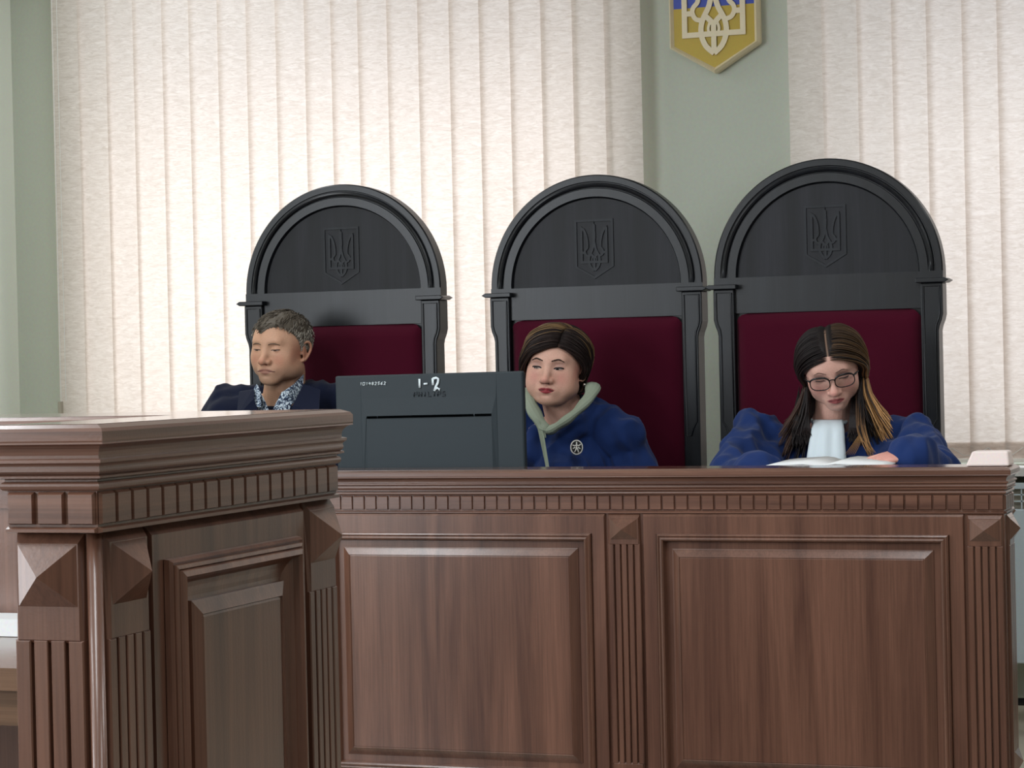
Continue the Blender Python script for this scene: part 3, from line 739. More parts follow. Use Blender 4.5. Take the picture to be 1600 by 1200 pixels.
# ------------------------------------------------------------ people
def sd_ell(p, c, r):
    q = p - np.array(c); r = np.array(r); k0 = np.linalg.norm(q/r, axis=-1); k1 = np.linalg.norm(q/(r*r), axis=-1)
    return k0*(k0-1)/np.maximum(k1, 1e-9)
def sd_cap(p, a, b, ra, rb):
    a = np.array(a, float); b = np.array(b, float); d = b-a; q = p-a
    h = np.clip((q@d)/max(d@d, 1e-12), 0, 1); return np.linalg.norm(q - h[..., None]*d, axis=-1) - (ra + (rb-ra)*h)
def smin(a, b, k): h = np.clip(.5+.5*(b-a)/k, 0, 1); return b*(1-h)+a*h-k*h*(1-h)
def ssub(a, b, k): return -smin(-a, b, k)
class Head:
    def __init__(s, scale=1, wide=1, jaw=1, nose=1, lips=1, chin=1, female=False, eye=.5, neckfat=0, lid=.0138, sock=.100):
        s.k = scale; s.wide = wide; s.jaw = jaw; s.nose = nose; s.lips = lips; s.chin = chin; s.fem = female; s.fat = neckfat; s.lid = lid; s.sock = sock
    def sdf(s, p):
        p = p / s.k; p = p.copy(); w = s.wide
        d = sd_ell(p, (0, -.016, .027), (.0775, .099, .077))
        d = smin(d, sd_ell(p, (0, .022, .000), (.066*w, .066, .080)), .03)
        d = smin(d, sd_ell(p, (0, .030, -.055), (.056*w*s.jaw, .050, .044)), .025)
        d = smin(d, sd_ell(p, (0, .064, -.089), (.027*s.jaw, .021, .019*s.chin)), .022)
        if s.fat: d = smin(d, sd_ell(p, (0, .035, -.092), (.045*s.jaw, .038, .02)), .02)
        for x in (-1, 1):
            d = smin(d, sd_ell(p, (x*.043*w, .050, -.028), (.022, .022, .026)), .022)
            if s.fat: d = smin(d, sd_ell(p, (x*.040*w, .052, -.058), (.024, .022, .026)), .022)
            d = smin(d, sd_ell(p, (x*.045*w*s.jaw, .004, -.064), (.016, .026, .020)), .03)
        br = .0 if s.fem else .003
        d = smin(d, sd_cap(p, (-.036, .070+br, .022), (.036, .070+br, .022), .012, .012), .016)
        for x in (-1, 1): d = ssub(d, sd_ell(p, (x*.033, s.sock, .002), (.020, .018, .0125)), .014)
        n = s.nose
        d = smin(d, sd_cap(p, (0, .078, .010), (0, .100*1+.004*(n-1), -.034), .0075, .0105*n), .012)
        d = smin(d, sd_ell(p, (0, .1035+.006*(n-1), -.036), (.0115*n, .0115, .0105)), .008)
        for x in (-1, 1): d = smin(d, sd_ell(p, (x*.0135*n, .0915, -.0385), (.0085, .011, .008)), .005)
        d = smin(d, sd_ell(p, (0, .074, -.065), (.030, .018, .020)), .014)
        L = s.lips
        for x in (-1, 1):
            d = smin(d, sd_cap(p, (x*.006, .0905, -.0605), (x*.022, .0815, -.0645), .0048*L, .0022*L), .004)
            d = smin(d, sd_cap(p, (0, .0890, -.0710), (x*.020, .0810, -.0662), .0062*L, .0022*L), .004)
        d = ssub(d, sd_cap(p, (-.024, .0905, -.0655), (.024, .0905, -.0655), .0016, .0016), .004)
        d = ssub(d, sd_ell(p, (0, .098, -.0815), (.02, .012, .005)), .008)
        for x in (-1, 1):
            d = ssub(d, sd_ell(p, (x*.0065, .094, -.0455), (.0042, .006, .0035)), .003)
            d = smin(d, sd_ell(p, (x*.032, .0685, .000), (.0155, .0150, s.lid)), .0035)
            d = ssub(d, sd_cap(p, (x*.018, .0885, .0118), (x*.046, .078, .0100), .0014, .0014), .003)
        return d * s.k
    def cast(s, o, D, t0=.2, n=70, off=0):
        t = np.full(D.shape[:-1], t0)
        for _ in range(n):
            t = t - (s.sdf(o + D*t[..., None]) - off)*.75
        return t
    def surf(s, x, z):
        """front of the face (local y) at local x, z"""
        return float(s.surfs([(x, z)])[0])
    def surfs(s, xz):
        o = np.array([[x, 0., z] for x, z in xz]); D = np.tile(np.array([[0., 1., 0.]]), (len(o), 1)); return s.cast(o, D, .16, 60)
    def on(s, D, lift=0.):
        """points of the head surface in the given directions from its middle, raised by lift"""
        D = np.array(D, float); D /= np.linalg.norm(D, axis=-1, keepdims=True)
        c = np.array([0, 0., -.012])*s.k; t = s.cast(c, D, .19*s.k, 60)
        return c + D*(t + np.array(lift)*s.k)[..., None]
    def mesh(s, NU=190, NV=150, off=0, mask=None):
        u = np.arange(NU)/NU*2*PI
        # crowd the samples towards the face
        u = u - .45*np.sin(u)
        v = (np.arange(NV)+.5)/NV*PI; v = v + .12*np.sin(2*v)*0
        U, V = np.meshgrid(u, v)
        D = np.stack([np.sin(V)*np.sin(U), np.sin(V)*np.cos(U), np.cos(V)], -1)
        c = np.array([0, 0., -.012])*s.k
        t = s.cast(c, D, .19*s.k, off=off)
        return c + D*t[..., None], D
def grid_faces(NU, NV, n0=0):
    return [(n0+i*NU+j, n0+(i+1)*NU+j, n0+(i+1)*NU+(j+1) % NU, n0+i*NU+(j+1) % NU) for i in range(NV-1) for j in range(NU)]

def basis(loc, yaw_left, pitch_down, roll_cw):
    """head frame: the face turned towards picture-left from looking at the lens, bowed, leaning clockwise"""
    c = (Vector((0, 0, CH)) - loc); c.z = 0; c.normalize()
    left = -Vector((math.cos(PSI), math.sin(PSI), 0))
    l = (left - c*left.dot(c)).normalized()
    f = (c*math.cos(yaw_left) + l*math.sin(yaw_left)).normalized(); up = Vector((0, 0, 1)); r = f.cross(up)
    f2 = f*math.cos(pitch_down) - up*math.sin(pitch_down); u2 = up*math.cos(pitch_down) + f*math.sin(pitch_down)
    # clockwise lean in the picture = towards picture right = away from the person's right
    u3 = u2*math.cos(roll_cw) - r*math.sin(roll_cw); r3 = f2.cross(u3)
    return Matrix(((r3.x, f2.x, u3.x, loc.x), (r3.y, f2.y, u3.y, loc.y), (r3.z, f2.z, u3.z, loc.z), (0, 0, 0, 1)))

def remesh(me, vox, name, smooth=0):
    o = bpy.data.objects.new('tmp', me); COL.objects.link(o)
    md = o.modifiers.new('r', 'REMESH'); md.mode = 'VOXEL'; md.voxel_size = vox; md.use_smooth_shade = True
    if smooth:
        sm = o.modifiers.new('s', 'SMOOTH'); sm.factor = .6; sm.iterations = smooth
    dg = bpy.context.evaluated_depsgraph_get(); dg.update()
    out = bpy.data.meshes.new_from_object(o.evaluated_get(dg)); out.name = name
    bpy.data.objects.remove(o); return out
def co_of(me):
    a = np.empty(len(me.vertices)*3); me.vertices.foreach_get('co', a); return a.reshape(-1, 3)
def set_co(me, a): me.vertices.foreach_set('co', a.reshape(-1)); me.update()
def set_tint(me, col):
    at_ = me.color_attributes.new('tint', 'FLOAT_COLOR', 'POINT')
    at_.data.foreach_set('color', np.concatenate([col, np.ones((len(col), 1))], 1).reshape(-1).astype(np.float32))
def lin(r, g, b): return np.array(srgb(r, g, b)[:3])
def ss(x, a, b): t = np.clip((x-a)/(b-a), 0, 1); return t*t*(3-2*t)

def ear(mb, H, sx, k):
    """helix, lobe and bowl at local x = sx*..."""
    R = Matrix.Rotation(0, 3, 'Z')
    bx = .0745*H.k
    hel = [(0, -.006, .026), (.004, -.012, .034), (.006, -.022, .036), (.0075, -.032, .030), (.008, -.036, .016), (.0065, -.033, .002), (.004, -.026, -.012), (.002, -.016, -.022), (0, -.008, -.026), (0, -.002, -.022)]
    pts = [Vector((sx*(bx/H.k + .004 + p[0]*1.5), p[1]*.9 + .008, p[2]*.88 - .014))*H.k for p in hel]
    rr = [.003, .0042, .0046, .0046, .0045, .0045, .0050, .0060, .0062, .004]
    mb.tube([tuple(p) for p in bez([tuple(p) for p in pts], 4)], [rr[min(int(i/4), 9)]*H.k for i in range(37)], 8)
    Rm = Matrix.Rotation(sx*-.30, 3, 'Z')
    mb.ell((sx*(bx+.003*H.k), -.010*H.k, -.012*H.k), (.0045*H.k, .019*H.k, .028*H.k), Rm)
    mb.ell((sx*(bx+.001*H.k), .006*H.k, -.014*H.k), (.004*H.k, .004*H.k, .006*H.k))

def person_body(name, H, Mh, N, Rb, arms, skin, label, men, paint, vox=.0022, hip=None, knees=None):
    """one continuous surface: head, neck, trunk, arms, hands with five fingers, legs"""
    P, D = H.mesh()
    NV, NU = P.shape[:2]
    m = MB(Mh)
    vs = [tuple(p) for p in P.reshape(-1, 3)]
    fs = grid_faces(NU, NV); fs.append(tuple(range(NU-1, -1, -1))); fs.append(tuple((NV-1)*NU + j for j in range(NU)))
    m.add(vs, fs)
    for sx in (-1, 1): ear(m, H, sx, 1)
    m.M = Matrix.Identity(4)
    wp = lambda x, y, z: N + Rb @ Vector((x, y, z))
    nk = Mh @ (Vector((0, -.026, -.072))*H.k)
    nr = .054 if not men else .060
    m.cone(wp(0, -.01, -.035), nr*1.1, nk, nr*.96, 24)
    m.cone(wp(0, .0, -.03), nr*.9, Mh @ (Vector((0, .012, -.075))*H.k), nr*.62, 20)
    sw = .165 if men else .148
    for sx in (-1, 1):
        m.cone(wp(sx*.03, -.012, -.03), .045, wp(sx*sw, -.01, -.072), .045)
    m.ell(wp(0, 0, -.20), (sw+.01, .098, .18), Rb); zp = max(-.53, .685 - N.z); m.ell(wp(0, .015, zp+.13), (.145, .11, .15), Rb); m.ell(wp(0, .0, zp), (.165, .12, .11), Rb)
    for sx, el, wr, hd in arms:
        sh = wp(sx*sw, -.01, -.075)
        m.cone(sh, .047, el, .037); m.cone(el, .037, wr, .025)
        hand(m, wr, hd[0], hd[1], hd[2], .95 if men else .86, sx)
    for sx in (-1, 1):
        hp = wp(sx*.085, 0, zp-.02); kn = wp(sx*.12, .40, -.50)
        kn.z = hp.z + .01
        an = Vector((kn.x, kn.y, .17)) + (Rb @ Vector((0, .02, 0)))
        m.cone(hp, .08, kn, .056); m.cone(kn, .056, an, .036)
        toe = an + Rb @ Vector((0, .15, 0)); toe.z = .130
        hl = an.copy(); hl.z = .135
        m.cone(hl, .034, toe, .028)
    me = remesh(m.mesh('body'), vox, name)
    V = co_of(me)
    Mi = np.array(Mh.inverted())
    L = (V @ Mi[:3, :3].T + Mi[:3, 3]) / H.k
    # light smoothing is implicit in the voxel surface; paint skin colours and the nostril shade by place on the head
    col = np.tile(skin, (len(V), 1))
    x, y, z = L[:, 0], L[:, 1], L[:, 2]
    col = paint(x, y, z, col)
    set_tint(me, col)
    o = link(name, me, M['skin']); me.polygons.foreach_set('use_smooth', [True]*len(me.polygons))
    tag(o, label, 'person')
    return o
def hand(mb, w, fwd, up, curl, k, sx):
    """palm and five fingers from wrist w; fwd = pointing direction, up = back of the hand"""
    f = Vector(fwd).normalized(); u = Vector(up); u = (u - f*u.dot(f)).normalized(); s = f.cross(u)*sx   # s towards the little finger side for sx
    pc = w + f*.048*k
    Rm = Matrix((s, f, u)).transposed()
    mb.ell(pc, (.040*k, .054*k, .0165*k), Rm, 20, 14)
    L = [(.030, .040, .030, .022), (.0105, .046, .032, .024), (-.0095, .042, .030, .022), (-.028, .034, .022, .018)]
    for j, (off, a, b, c_) in enumerate(L):
        p = w + f*(.088 - abs(off+.004)*.35)*k + s*(-off)*k; d = (f + s*(-off)*1.2).normalized(); r = (.0088 - .0006*j)*k
        ang = 0
        for seg, l in enumerate((a, b, c_)):
            ang += curl*(.55 + .35*seg)
            dd = d*math.cos(ang) - u*math.sin(ang)
            q = p + dd*l*k; mb.cone(p, r, q, r*.9, 12); p = q; r *= .92
    p = w + f*.03*k - s*.028*k - u*.004*k; d = (f*.72 - s*.62 - u*.25).normalized()
    for l, r in ((.036, .0105), (.030, .0092), (.022, .0082)):
        q = p + d*l*k; mb.cone(p, r*k, q, r*.92*k, 12); p = q; d = (d + f*.35 - u*.12*curl).normalized()

def fold_noise(me, amp, sc, sc_z, seed=0, mask=None):
    V = co_of(me); nn = np.empty(len(V)*3); me.vertices.foreach_get('normal', nn); nn = nn.reshape(-1, 3)
    for i in range(len(V)):
        x, y, z = V[i]
        a = noise.noise(Vector((x*sc+seed, y*sc, z*sc_z + x*3))); q = (.35 - abs(a)*1.9)*.75 + noise.noise(Vector((x*sc*2.3, y*sc*2.3+seed, z*sc_z*2.6)))*.3
        w = 1 if mask is None else mask(V[i])
        V[i] += nn[i]*q*amp*w
    set_co(me, V)
def robe(name, parent, N, Rb, arms, mat, men, k=1., slope=.075, sleeve=1., vox=.006, amp=.014, extra=None, sc=14, scz=5, neck_r=.064):
    wp = lambda x, y, z: N + Rb @ Vector((x, y, z))
    m = MB(); sw = .165 if men else .148
    for sx in (-1, 1):
        m.cone(wp(sx*.035, -.02, -.050), .052*k, wp(sx*(sw+.005), -.01, -slope), .060*k)
        m.cone(wp(sx*.055, .055, -.16), .07*k, wp(sx*.1, .03, -.26), .09*k)
    m.ell(wp(0, 0, -.20), ((sw+.035)*k, .120*k, .19), Rb, 32, 20); zp = max(-.53, .70 - N.z); m.ell(wp(0, .015, zp+.14), (.168*k, .130, .16), Rb); m.ell(wp(0, .0, zp), (.19, .142, .13), Rb)
    for sx, el, wr, hd in arms:
        sh = wp(sx*sw, -.01, -.075)
        m.cone(sh, .064*sleeve, el, .060*sleeve); m.cone(el, .060*sleeve, el.lerp(wr, .93), .050*sleeve)
    for sx in (-1, 1):
        hp = wp(sx*.085, 0, zp-.03); kn = wp(sx*.12, .40, -.50); kn.z = hp.z + .01
        an = Vector((kn.x, kn.y, .24)) + (Rb @ Vector((0, .02, 0)))
        m.cone(hp, .10, kn, .074); m.cone(kn, .074, an, .055)
    if extra: extra(m, wp)
    me = remesh(m.mesh('robe'), vox, name, 14)
    fold_noise(me, amp, sc, scz, sum(map(ord, name)) % 7, lambda v: 1.0)
    me.polygons.foreach_set('use_smooth', [True]*len(me.polygons))
    o = link(name, me, mat, parent); return o

def face_line(mb, H, Mh, pts, r, lift=.0004, flat=1., n=8, seg=6):
    """a fine ridge lying on the face; pts in head-local (x, z)"""
    q = bez(pts, n) if len(pts) > 2 else pts
    P = []
    for (x, z), y in zip(q, H.surfs([(a*H.k, c*H.k) for a, c in q])):
        P.append(Mh @ Vector((x*H.k, y + lift, z*H.k)))
    m = len(P)
    rs = [(r if not isinstance(r, (list, tuple)) else r[min(int(i*len(r)/m), len(r)-1)]) * H.k for i in range(m)]
    rs[0] *= .4; rs[-1] *= .35
    mb.tube(P, rs, seg, flat)
def eye_parts(parent, H, Mh, openz, brow_m, lash_m, brow_r, arch, look=(0, 0), iris=(60, 44, 34), browz=.0215, lash_r=.0009):
    m = MB(); b = MB(); e = MB(); ir = MB()
    for sx in (-1, 1):
        lid = [(sx*.0185, -.0035), (sx*.0245, -.0045-openz*.1), (sx*.032, -.0062), (sx*.040, -.0048), (sx*.0455, -.0022)]
        up_ = [(sx*.0185, -.0035), (sx*.0245, -.0035+openz*.7), (sx*.032, -.0040+openz), (sx*.040, -.0032+openz*.75), (sx*.0465, -.0018)]
        face_line(m, H, Mh, up_, lash_r, .0004)
        if openz > .001:
            # the strip of eyeball between the lids
            A = bez(lid, 4); B = bez(up_, 4); vs = []; fs = []
            for (p, q) in zip(A, B):
                for t in (0, .5, 1):
                    xx = p[0] + (q[0]-p[0])*t; zz = p[1] + (q[1]-p[1])*t
                    vs.append((xx*H.k, zz*H.k))
            vs = [Mh @ Vector((a[0], y + .0005, a[1])) for a, y in zip(vs, H.surfs(vs))]
            for i in range(len(A)-1):
                for j in range(2): fs.append((i*3+j, i*3+3+j, i*3+4+j, i*3+1+j))
            e.add(vs, fs)
            cx_ = sx*.032 + look[0]; cz = -.005 + openz*.35 + look[1]
            vs = []; r = .0052
            for k in range(14):
                a = 2*PI*k/14; xx = cx_ + r*math.cos(a); zz = cz + min(max(r*math.sin(a), -openz*.55), openz*.55)
                vs.append((xx*H.k, zz*H.k))
            vs = [Mh @ Vector((a[0], y + .0009, a[1])) for a, y in zip(vs, H.surfs(vs))]
            ir.add(vs, [tuple(range(14))])
        br = [(sx*.013, browz-.002), (sx*.022, browz+.001), (sx*.034, browz+arch), (sx*.048, browz-.003)]
        face_line(b, H, Mh, br, [brow_r*.7, brow_r, brow_r, brow_r*.6], .0002, .8)
    m.build('eyelashes', lash_m, parent, smooth=True)
    b.build('eyebrows', brow_m, parent, smooth=True)
    if e.v:
        eb = e.build('eyes', M['eyewhite'], parent, smooth=True, weld=False)
        ir.build('irises', plain('iris', srgb(*iris), .3), eb, weld=False)
M['eyewhite'] = plain('eye_white_shaded', srgb(172, 160, 152), .3)  # whites greyed, shade on the eyes put into the colour

# --- hair made of many tapered locks over a close cap
def cap_mesh(H, Mh, maskf, thick, tintf, name, parent, nu=150, nv=110, rough=.0):
    u = np.arange(nu)/nu*2*PI; v = (np.arange(nv)+.5)/nv*PI; U, V = np.meshgrid(u, v)
    D = np.stack([np.sin(V)*np.sin(U), np.sin(V)*np.cos(U), np.cos(V)], -1); c = np.array([0, 0., -.012])*H.k
    t = H.cast(c, D, .19*H.k); P = (c + D*t[..., None])/H.k
    mk = maskf(P[..., 0], P[..., 1], P[..., 2])
    th = thick(P[..., 0], P[..., 1], P[..., 2])*mk
    if rough:
        for i in range(nv):
            for j in range(nu):
                p = P[i, j]; th[i, j] += rough*mk[i, j]*(noise.noise(Vector((p[0]*70, p[1]*30, p[2]*70))) + .5*noise.noise(Vector((p[0]*160, p[1]*60, p[2]*160))))
    Q = (c + D*(t + (th - .002*(mk < .02))*H.k)[..., None])
    keep = mk > .01
    vs = [Mh @ Vector(q) for q in Q.reshape(-1, 3)]
    fs = [f for f in grid_faces(nu, nv) if all(keep.reshape(-1)[i] for i in f)]
    m = MB(); m.add(vs, fs + ([tuple(range(nu-1, -1, -1))] if keep[0].all() else []))
    me = m.mesh(name); L = P.reshape(-1, 3)
    set_tint(me, tintf(L[:, 0], L[:, 1], L[:, 2]))
    o = link(name, me, M['hair'], parent, True); return o
def locks(name, parent, items, seg=6):
    """items: (points, width, colour start, colour end, flat)"""
    m = MB(); tint = []
    for pts, w, c0, c1, flat in items:
        q = bez([tuple(p) for p in pts], 4); n = len(q)
        rs = [w*(.35 + .65*math.sin(PI*min(max(i/(n-1)*.85+.12, 0), 1))) for i in range(n)]; rs[-1] = w*.08; rs[0] = w*.06; rs[1] = w*.3
        cen = sum((Vector(p) for p in q), Vector())/n
        m.tube(q, rs, seg, flat)
        for i in range(n):
            t = i/(n-1); t = t*t*(3-2*t)
            tint += [np.array(c0)*(1-t) + np.array(c1)*t]*seg
    me = m.mesh(name); set_tint(me, np.array(tint))
    return link(name, me, M['hair'], parent, True)

def Rbody(fx, fy):
    f = Vector((fx, fy, 0)).normalized(); r = f.cross(Vector((0, 0, 1)))
    return Matrix(((r.x, f.x, 0), (r.y, f.y, 0), (r.z, f.z, 1)))
def poly_sheet(mb, pts, th=.003):
    """a piece of cloth given by (px, py, Y) corners, with thickness"""
    V = [at(p[0], p[1], Y=p[2]) for p in pts]; n = len(V)
    nr = (V[1]-V[0]).cross(V[2]-V[0]).normalized()
    if nr.y > 0: nr = -nr
    mb.add(V + [v - nr*th for v in V], [tuple(range(n)), tuple(range(2*n-1, n-1, -1))] + [(i, i+n, (i+1) % n + n, (i+1) % n) for i in range(n)])
def skin_paint(base, lip, blush, men=False):
    def f(x, y, z, col):
        front = ss(y, .02, .05)
        w = front*np.exp(-((np.abs(x)-.042)/.018)**2 - ((z+.032)/.02)**2)*.55; col = col*(1-w[:, None]) + blush*w[:, None]
        w = front*np.exp(-(x/.013)**2 - ((z+.037)/.014)**2)*.6; col = col*(1-w[:, None]) + blush*w[:, None]
        e = ss(np.abs(x), .064, .074)*np.exp(-((z+.012)/.03)**2)*.6; col = col*(1-e[:, None]) + blush*e[:, None]
        up_ = -.0655 + .0078*(1 - (np.abs(x)/.026)**2) - .0016*np.exp(-(x/.004)**2); lo = -.0655 - .0098*(1 - (np.abs(x)/.024)**2)
        w = front*ss(z, lo-.001, lo+.0015)*(1-ss(z, up_-.001, up_+.0015))*(np.abs(x) < .0255); col = col*(1-w[:, None]) + lip*w[:, None]
        w = front*np.exp(-((np.abs(x)-.0065)/.003)**2 - ((z+.0462)/.0022)**2)*.8; col = col*(1-w[:, None]) + np.array([.03, .012, .01])*w[:, None]  # shade inside the nostrils painted dark into the skin colour
        if men:
            w = ss(-z, .045, .07)*ss(y, -.02, .03)*.30*(1-ss(-z, .118, .135)); col = col*(1-w[:, None]) + lin(112, 96, 84)*w[:, None]
        else:
            w = front*np.exp(-((np.abs(x)-.033)/.015)**2 - ((z-.007)/.008)**2)*.5; col = col*(1-w[:, None]) + lin(112, 84, 84)*w[:, None]
        return col
    return f
def ell_pt(y, phi, lift, rx=.0765, rz=.084):
    rr = math.sqrt(max(1-((y+.016)/.100)**2, .02))
    return Vector(((rx+lift)*rr*math.sin(phi), y, .030 + (rz+lift)*rr*math.cos(phi)))
rnd = random.Random(11)
def sweep_dirs(ds, n):
    """smooth path over the head through key directions"""
    q = bez([tuple(Vector(d).normalized()) for d in ds], 8)
    return [q[int(round(i*(len(q)-1)/(n-1)))] for i in range(n)]
def on_head(H, Mh, paths, lifts):
    """paths: direction lists, lifts: matching lists; returns world points, all cast at once"""
    D = [d for p in paths for d in p]; L = [l for p in lifts for l in p]
    P = H.on(D, L); out = []; k = 0
    for p in paths:
        out.append([Mh @ Vector(P[k+i]) for i in range(len(p))]); k += len(p)
    return out

# ================= the man
def man():
    H = Head(.98, 1.07, 1.22, 1.0, .5, 1.15, sock=.0965)
    Mh = basis(at(439, 543, Y=6.08), math.radians(33), math.radians(3), math.radians(2.5))
    N = at(441, 618, Y=6.12); Rb = Rbody(.30, -1)
    wp = lambda x, y, z: N + Rb @ Vector((x, y, z))
    arms = [(1, wp(.25, .06, -.28), wp(.17, .34, -.285), (Rb @ Vector((-.5, .85, 0)), (0, 0, 1), .25)),
            (-1, wp(-.25, .06, -.28), wp(-.16, .34, -.285), (Rb @ Vector((.5, .85, 0)), (0, 0, 1), .25))]
    skin = lin(205, 160, 132)
    o = person_body('person', H, Mh, N, Rb, arms, skin, 'seated man with short greying hair, navy jacket and blue floral shirt collar, eyes lowered', True,
                    skin_paint(skin, lin(172, 116, 100), lin(190, 124, 102), True))
    eye_parts(o, H, Mh, .0022, M['brow_grey'], M['lash_soft'], .0026, .0012, browz=.0150, lash_r=.0013)
    m = MB(); face_line(m, H, Mh, [(-.031, -.0672), (-.014, -.0655), (0, -.0650), (.014, -.0655), (.031, -.0672)], .0013, .0002)
    m.build('mouth', M['mouthline'], o, smooth=True)
    hl = lambda x, y: np.interp(y, [-.11, -.06, -.03, -.012, .0, .012, .028, .045, .062, .078, .1], [-.058, -.05, -.036, -.010, -.022, -.004, .026, .048, .058, .060, .060]) - .016*np.exp(-((x-.016)/.016)**2)*(y > .04) + .006*np.exp(-((x+.032)/.016)**2)*(y > .04)
    mask = lambda x, y, z: ss(z - hl(x, y), -.002, .007)
    g0, g1 = lin(92, 84, 74), lin(132, 124, 112)
    def tint(x, y, z):
        w = np.clip(ss(-z, -.06, .02)*ss(np.abs(x), .05, .07)*.9, 0, 1)
        return g0*(1-w[:, None]) + g1*w[:, None]
    cap_mesh(H, Mh, mask, lambda x, y, z: .0030 + .0050*ss(z, .03, .10), tint, 'hair', o, rough=.0030)
    items = []; dirs = []
    for i in range(1500):
        a = rnd.uniform(-PI, PI); b_ = rnd.uniform(-.35, 1); r_ = math.sqrt(1-b_*b_) if abs(b_) < 1 else 0
        dirs.append((r_*math.sin(a), r_*math.cos(a), b_))
    P0 = H.on(dirs)
    for i, p in enumerate(P0):
        p = Vector(p); lp = p/H.k
        if lp.z < float(hl(lp.x, lp.y)) + .005: continue
        n = Vector((lp.x/.0775**2, (lp.y+.016)/.099**2, (lp.z-.027)/.077**2)).normalized()
        d = Vector((.35*(1 if lp.x > -.02 else -.6), .55, -.6 if abs(lp.x) > .05 else .0)); d = (d - n*d.dot(n)).normalized()
        l = .011 + .010*max(n.z, 0); d2 = (d + Vector((rnd.uniform(-.3, .3), rnd.uniform(-.3, .3), 0))).normalized()
        off = .002 + .0045*max(n.z, 0)
        q = [p + n*off, p + n*(off+.0035) + d2*l*.5, p + n*(off+.002) + d2*l]
        w = min(max((abs(lp.x)-.045)/.02, 0), 1)*(1 if lp.z < .055 else .3)
        v = rnd.uniform(.65, 1.35); c = (lin(84, 76, 66)*(1-w) + lin(150, 144, 134)*w)*v
        items.append(([Mh @ a for a in q], .0017, c, c*1.15, .6))
    locks('hair_tufts', o, items, 5)
    def ex(m, wp):
        m.cone(at(404, 622, Y=6.15), .040, at(352, 626, Y=6.13), .048)
        m.cone(at(394, 634, Y=6.01), .022, at(388, 655, Y=5.99), .03)
        m.cone(at(474, 622, Y=6.16), .056, at(530, 628, Y=6.13), .058)
        m.cone(at(352, 626, Y=6.13), .048, at(338, 655, Y=6.10), .05)
        m.ell(at(347, 604, Y=6.15), (.022, .04, .014))
    robe('jacket', o, N, Rb, arms, M['navy'], True, 1.0, .06, 1.0, extra=ex, amp=.012)
    # shirt
    m = MB()
    poly_sheet(m, [(475, 584, 6.10), (473.5, 604, 6.06), (458, 631, 5.985), (449, 616, 5.975), (440, 613, 5.975), (458, 601, 6.02)])
    poly_sheet(m, [(440, 613, 5.972), (449, 616, 5.972), (457, 629, 5.982), (450, 645, 5.98), (424, 645, 5.972), (430, 632, 5.97)])
    poly_sheet(m, [(401, 600, 5.985), (406, 612, 5.965), (407, 636, 5.945), (391, 634, 5.960), (394, 611, 5.985)])
    poly_sheet(m, [(404, 610, 5.978), (413, 627, 5.972), (420, 645, 5.972), (404, 645, 5.975), (400, 626, 5.98)])
    m.build('shirt_collar', M['shirt'], o)
    # jacket lapels
    m = MB()
    poly_sheet(m, [(474, 600, 6.03), (500, 608, 6.03), (498, 650, 5.95), (450, 650, 5.95), (458, 632, 5.96)], .006); m.build('lapel', M['navy'], o); m = MB()
    poly_sheet(m, [(397, 608, 5.975), (397, 624, 5.950), (406, 650, 5.945), (372, 650, 5.95), (376, 611, 6.02)], .006)
    m.build('lapel', M['navy'], o)
man()

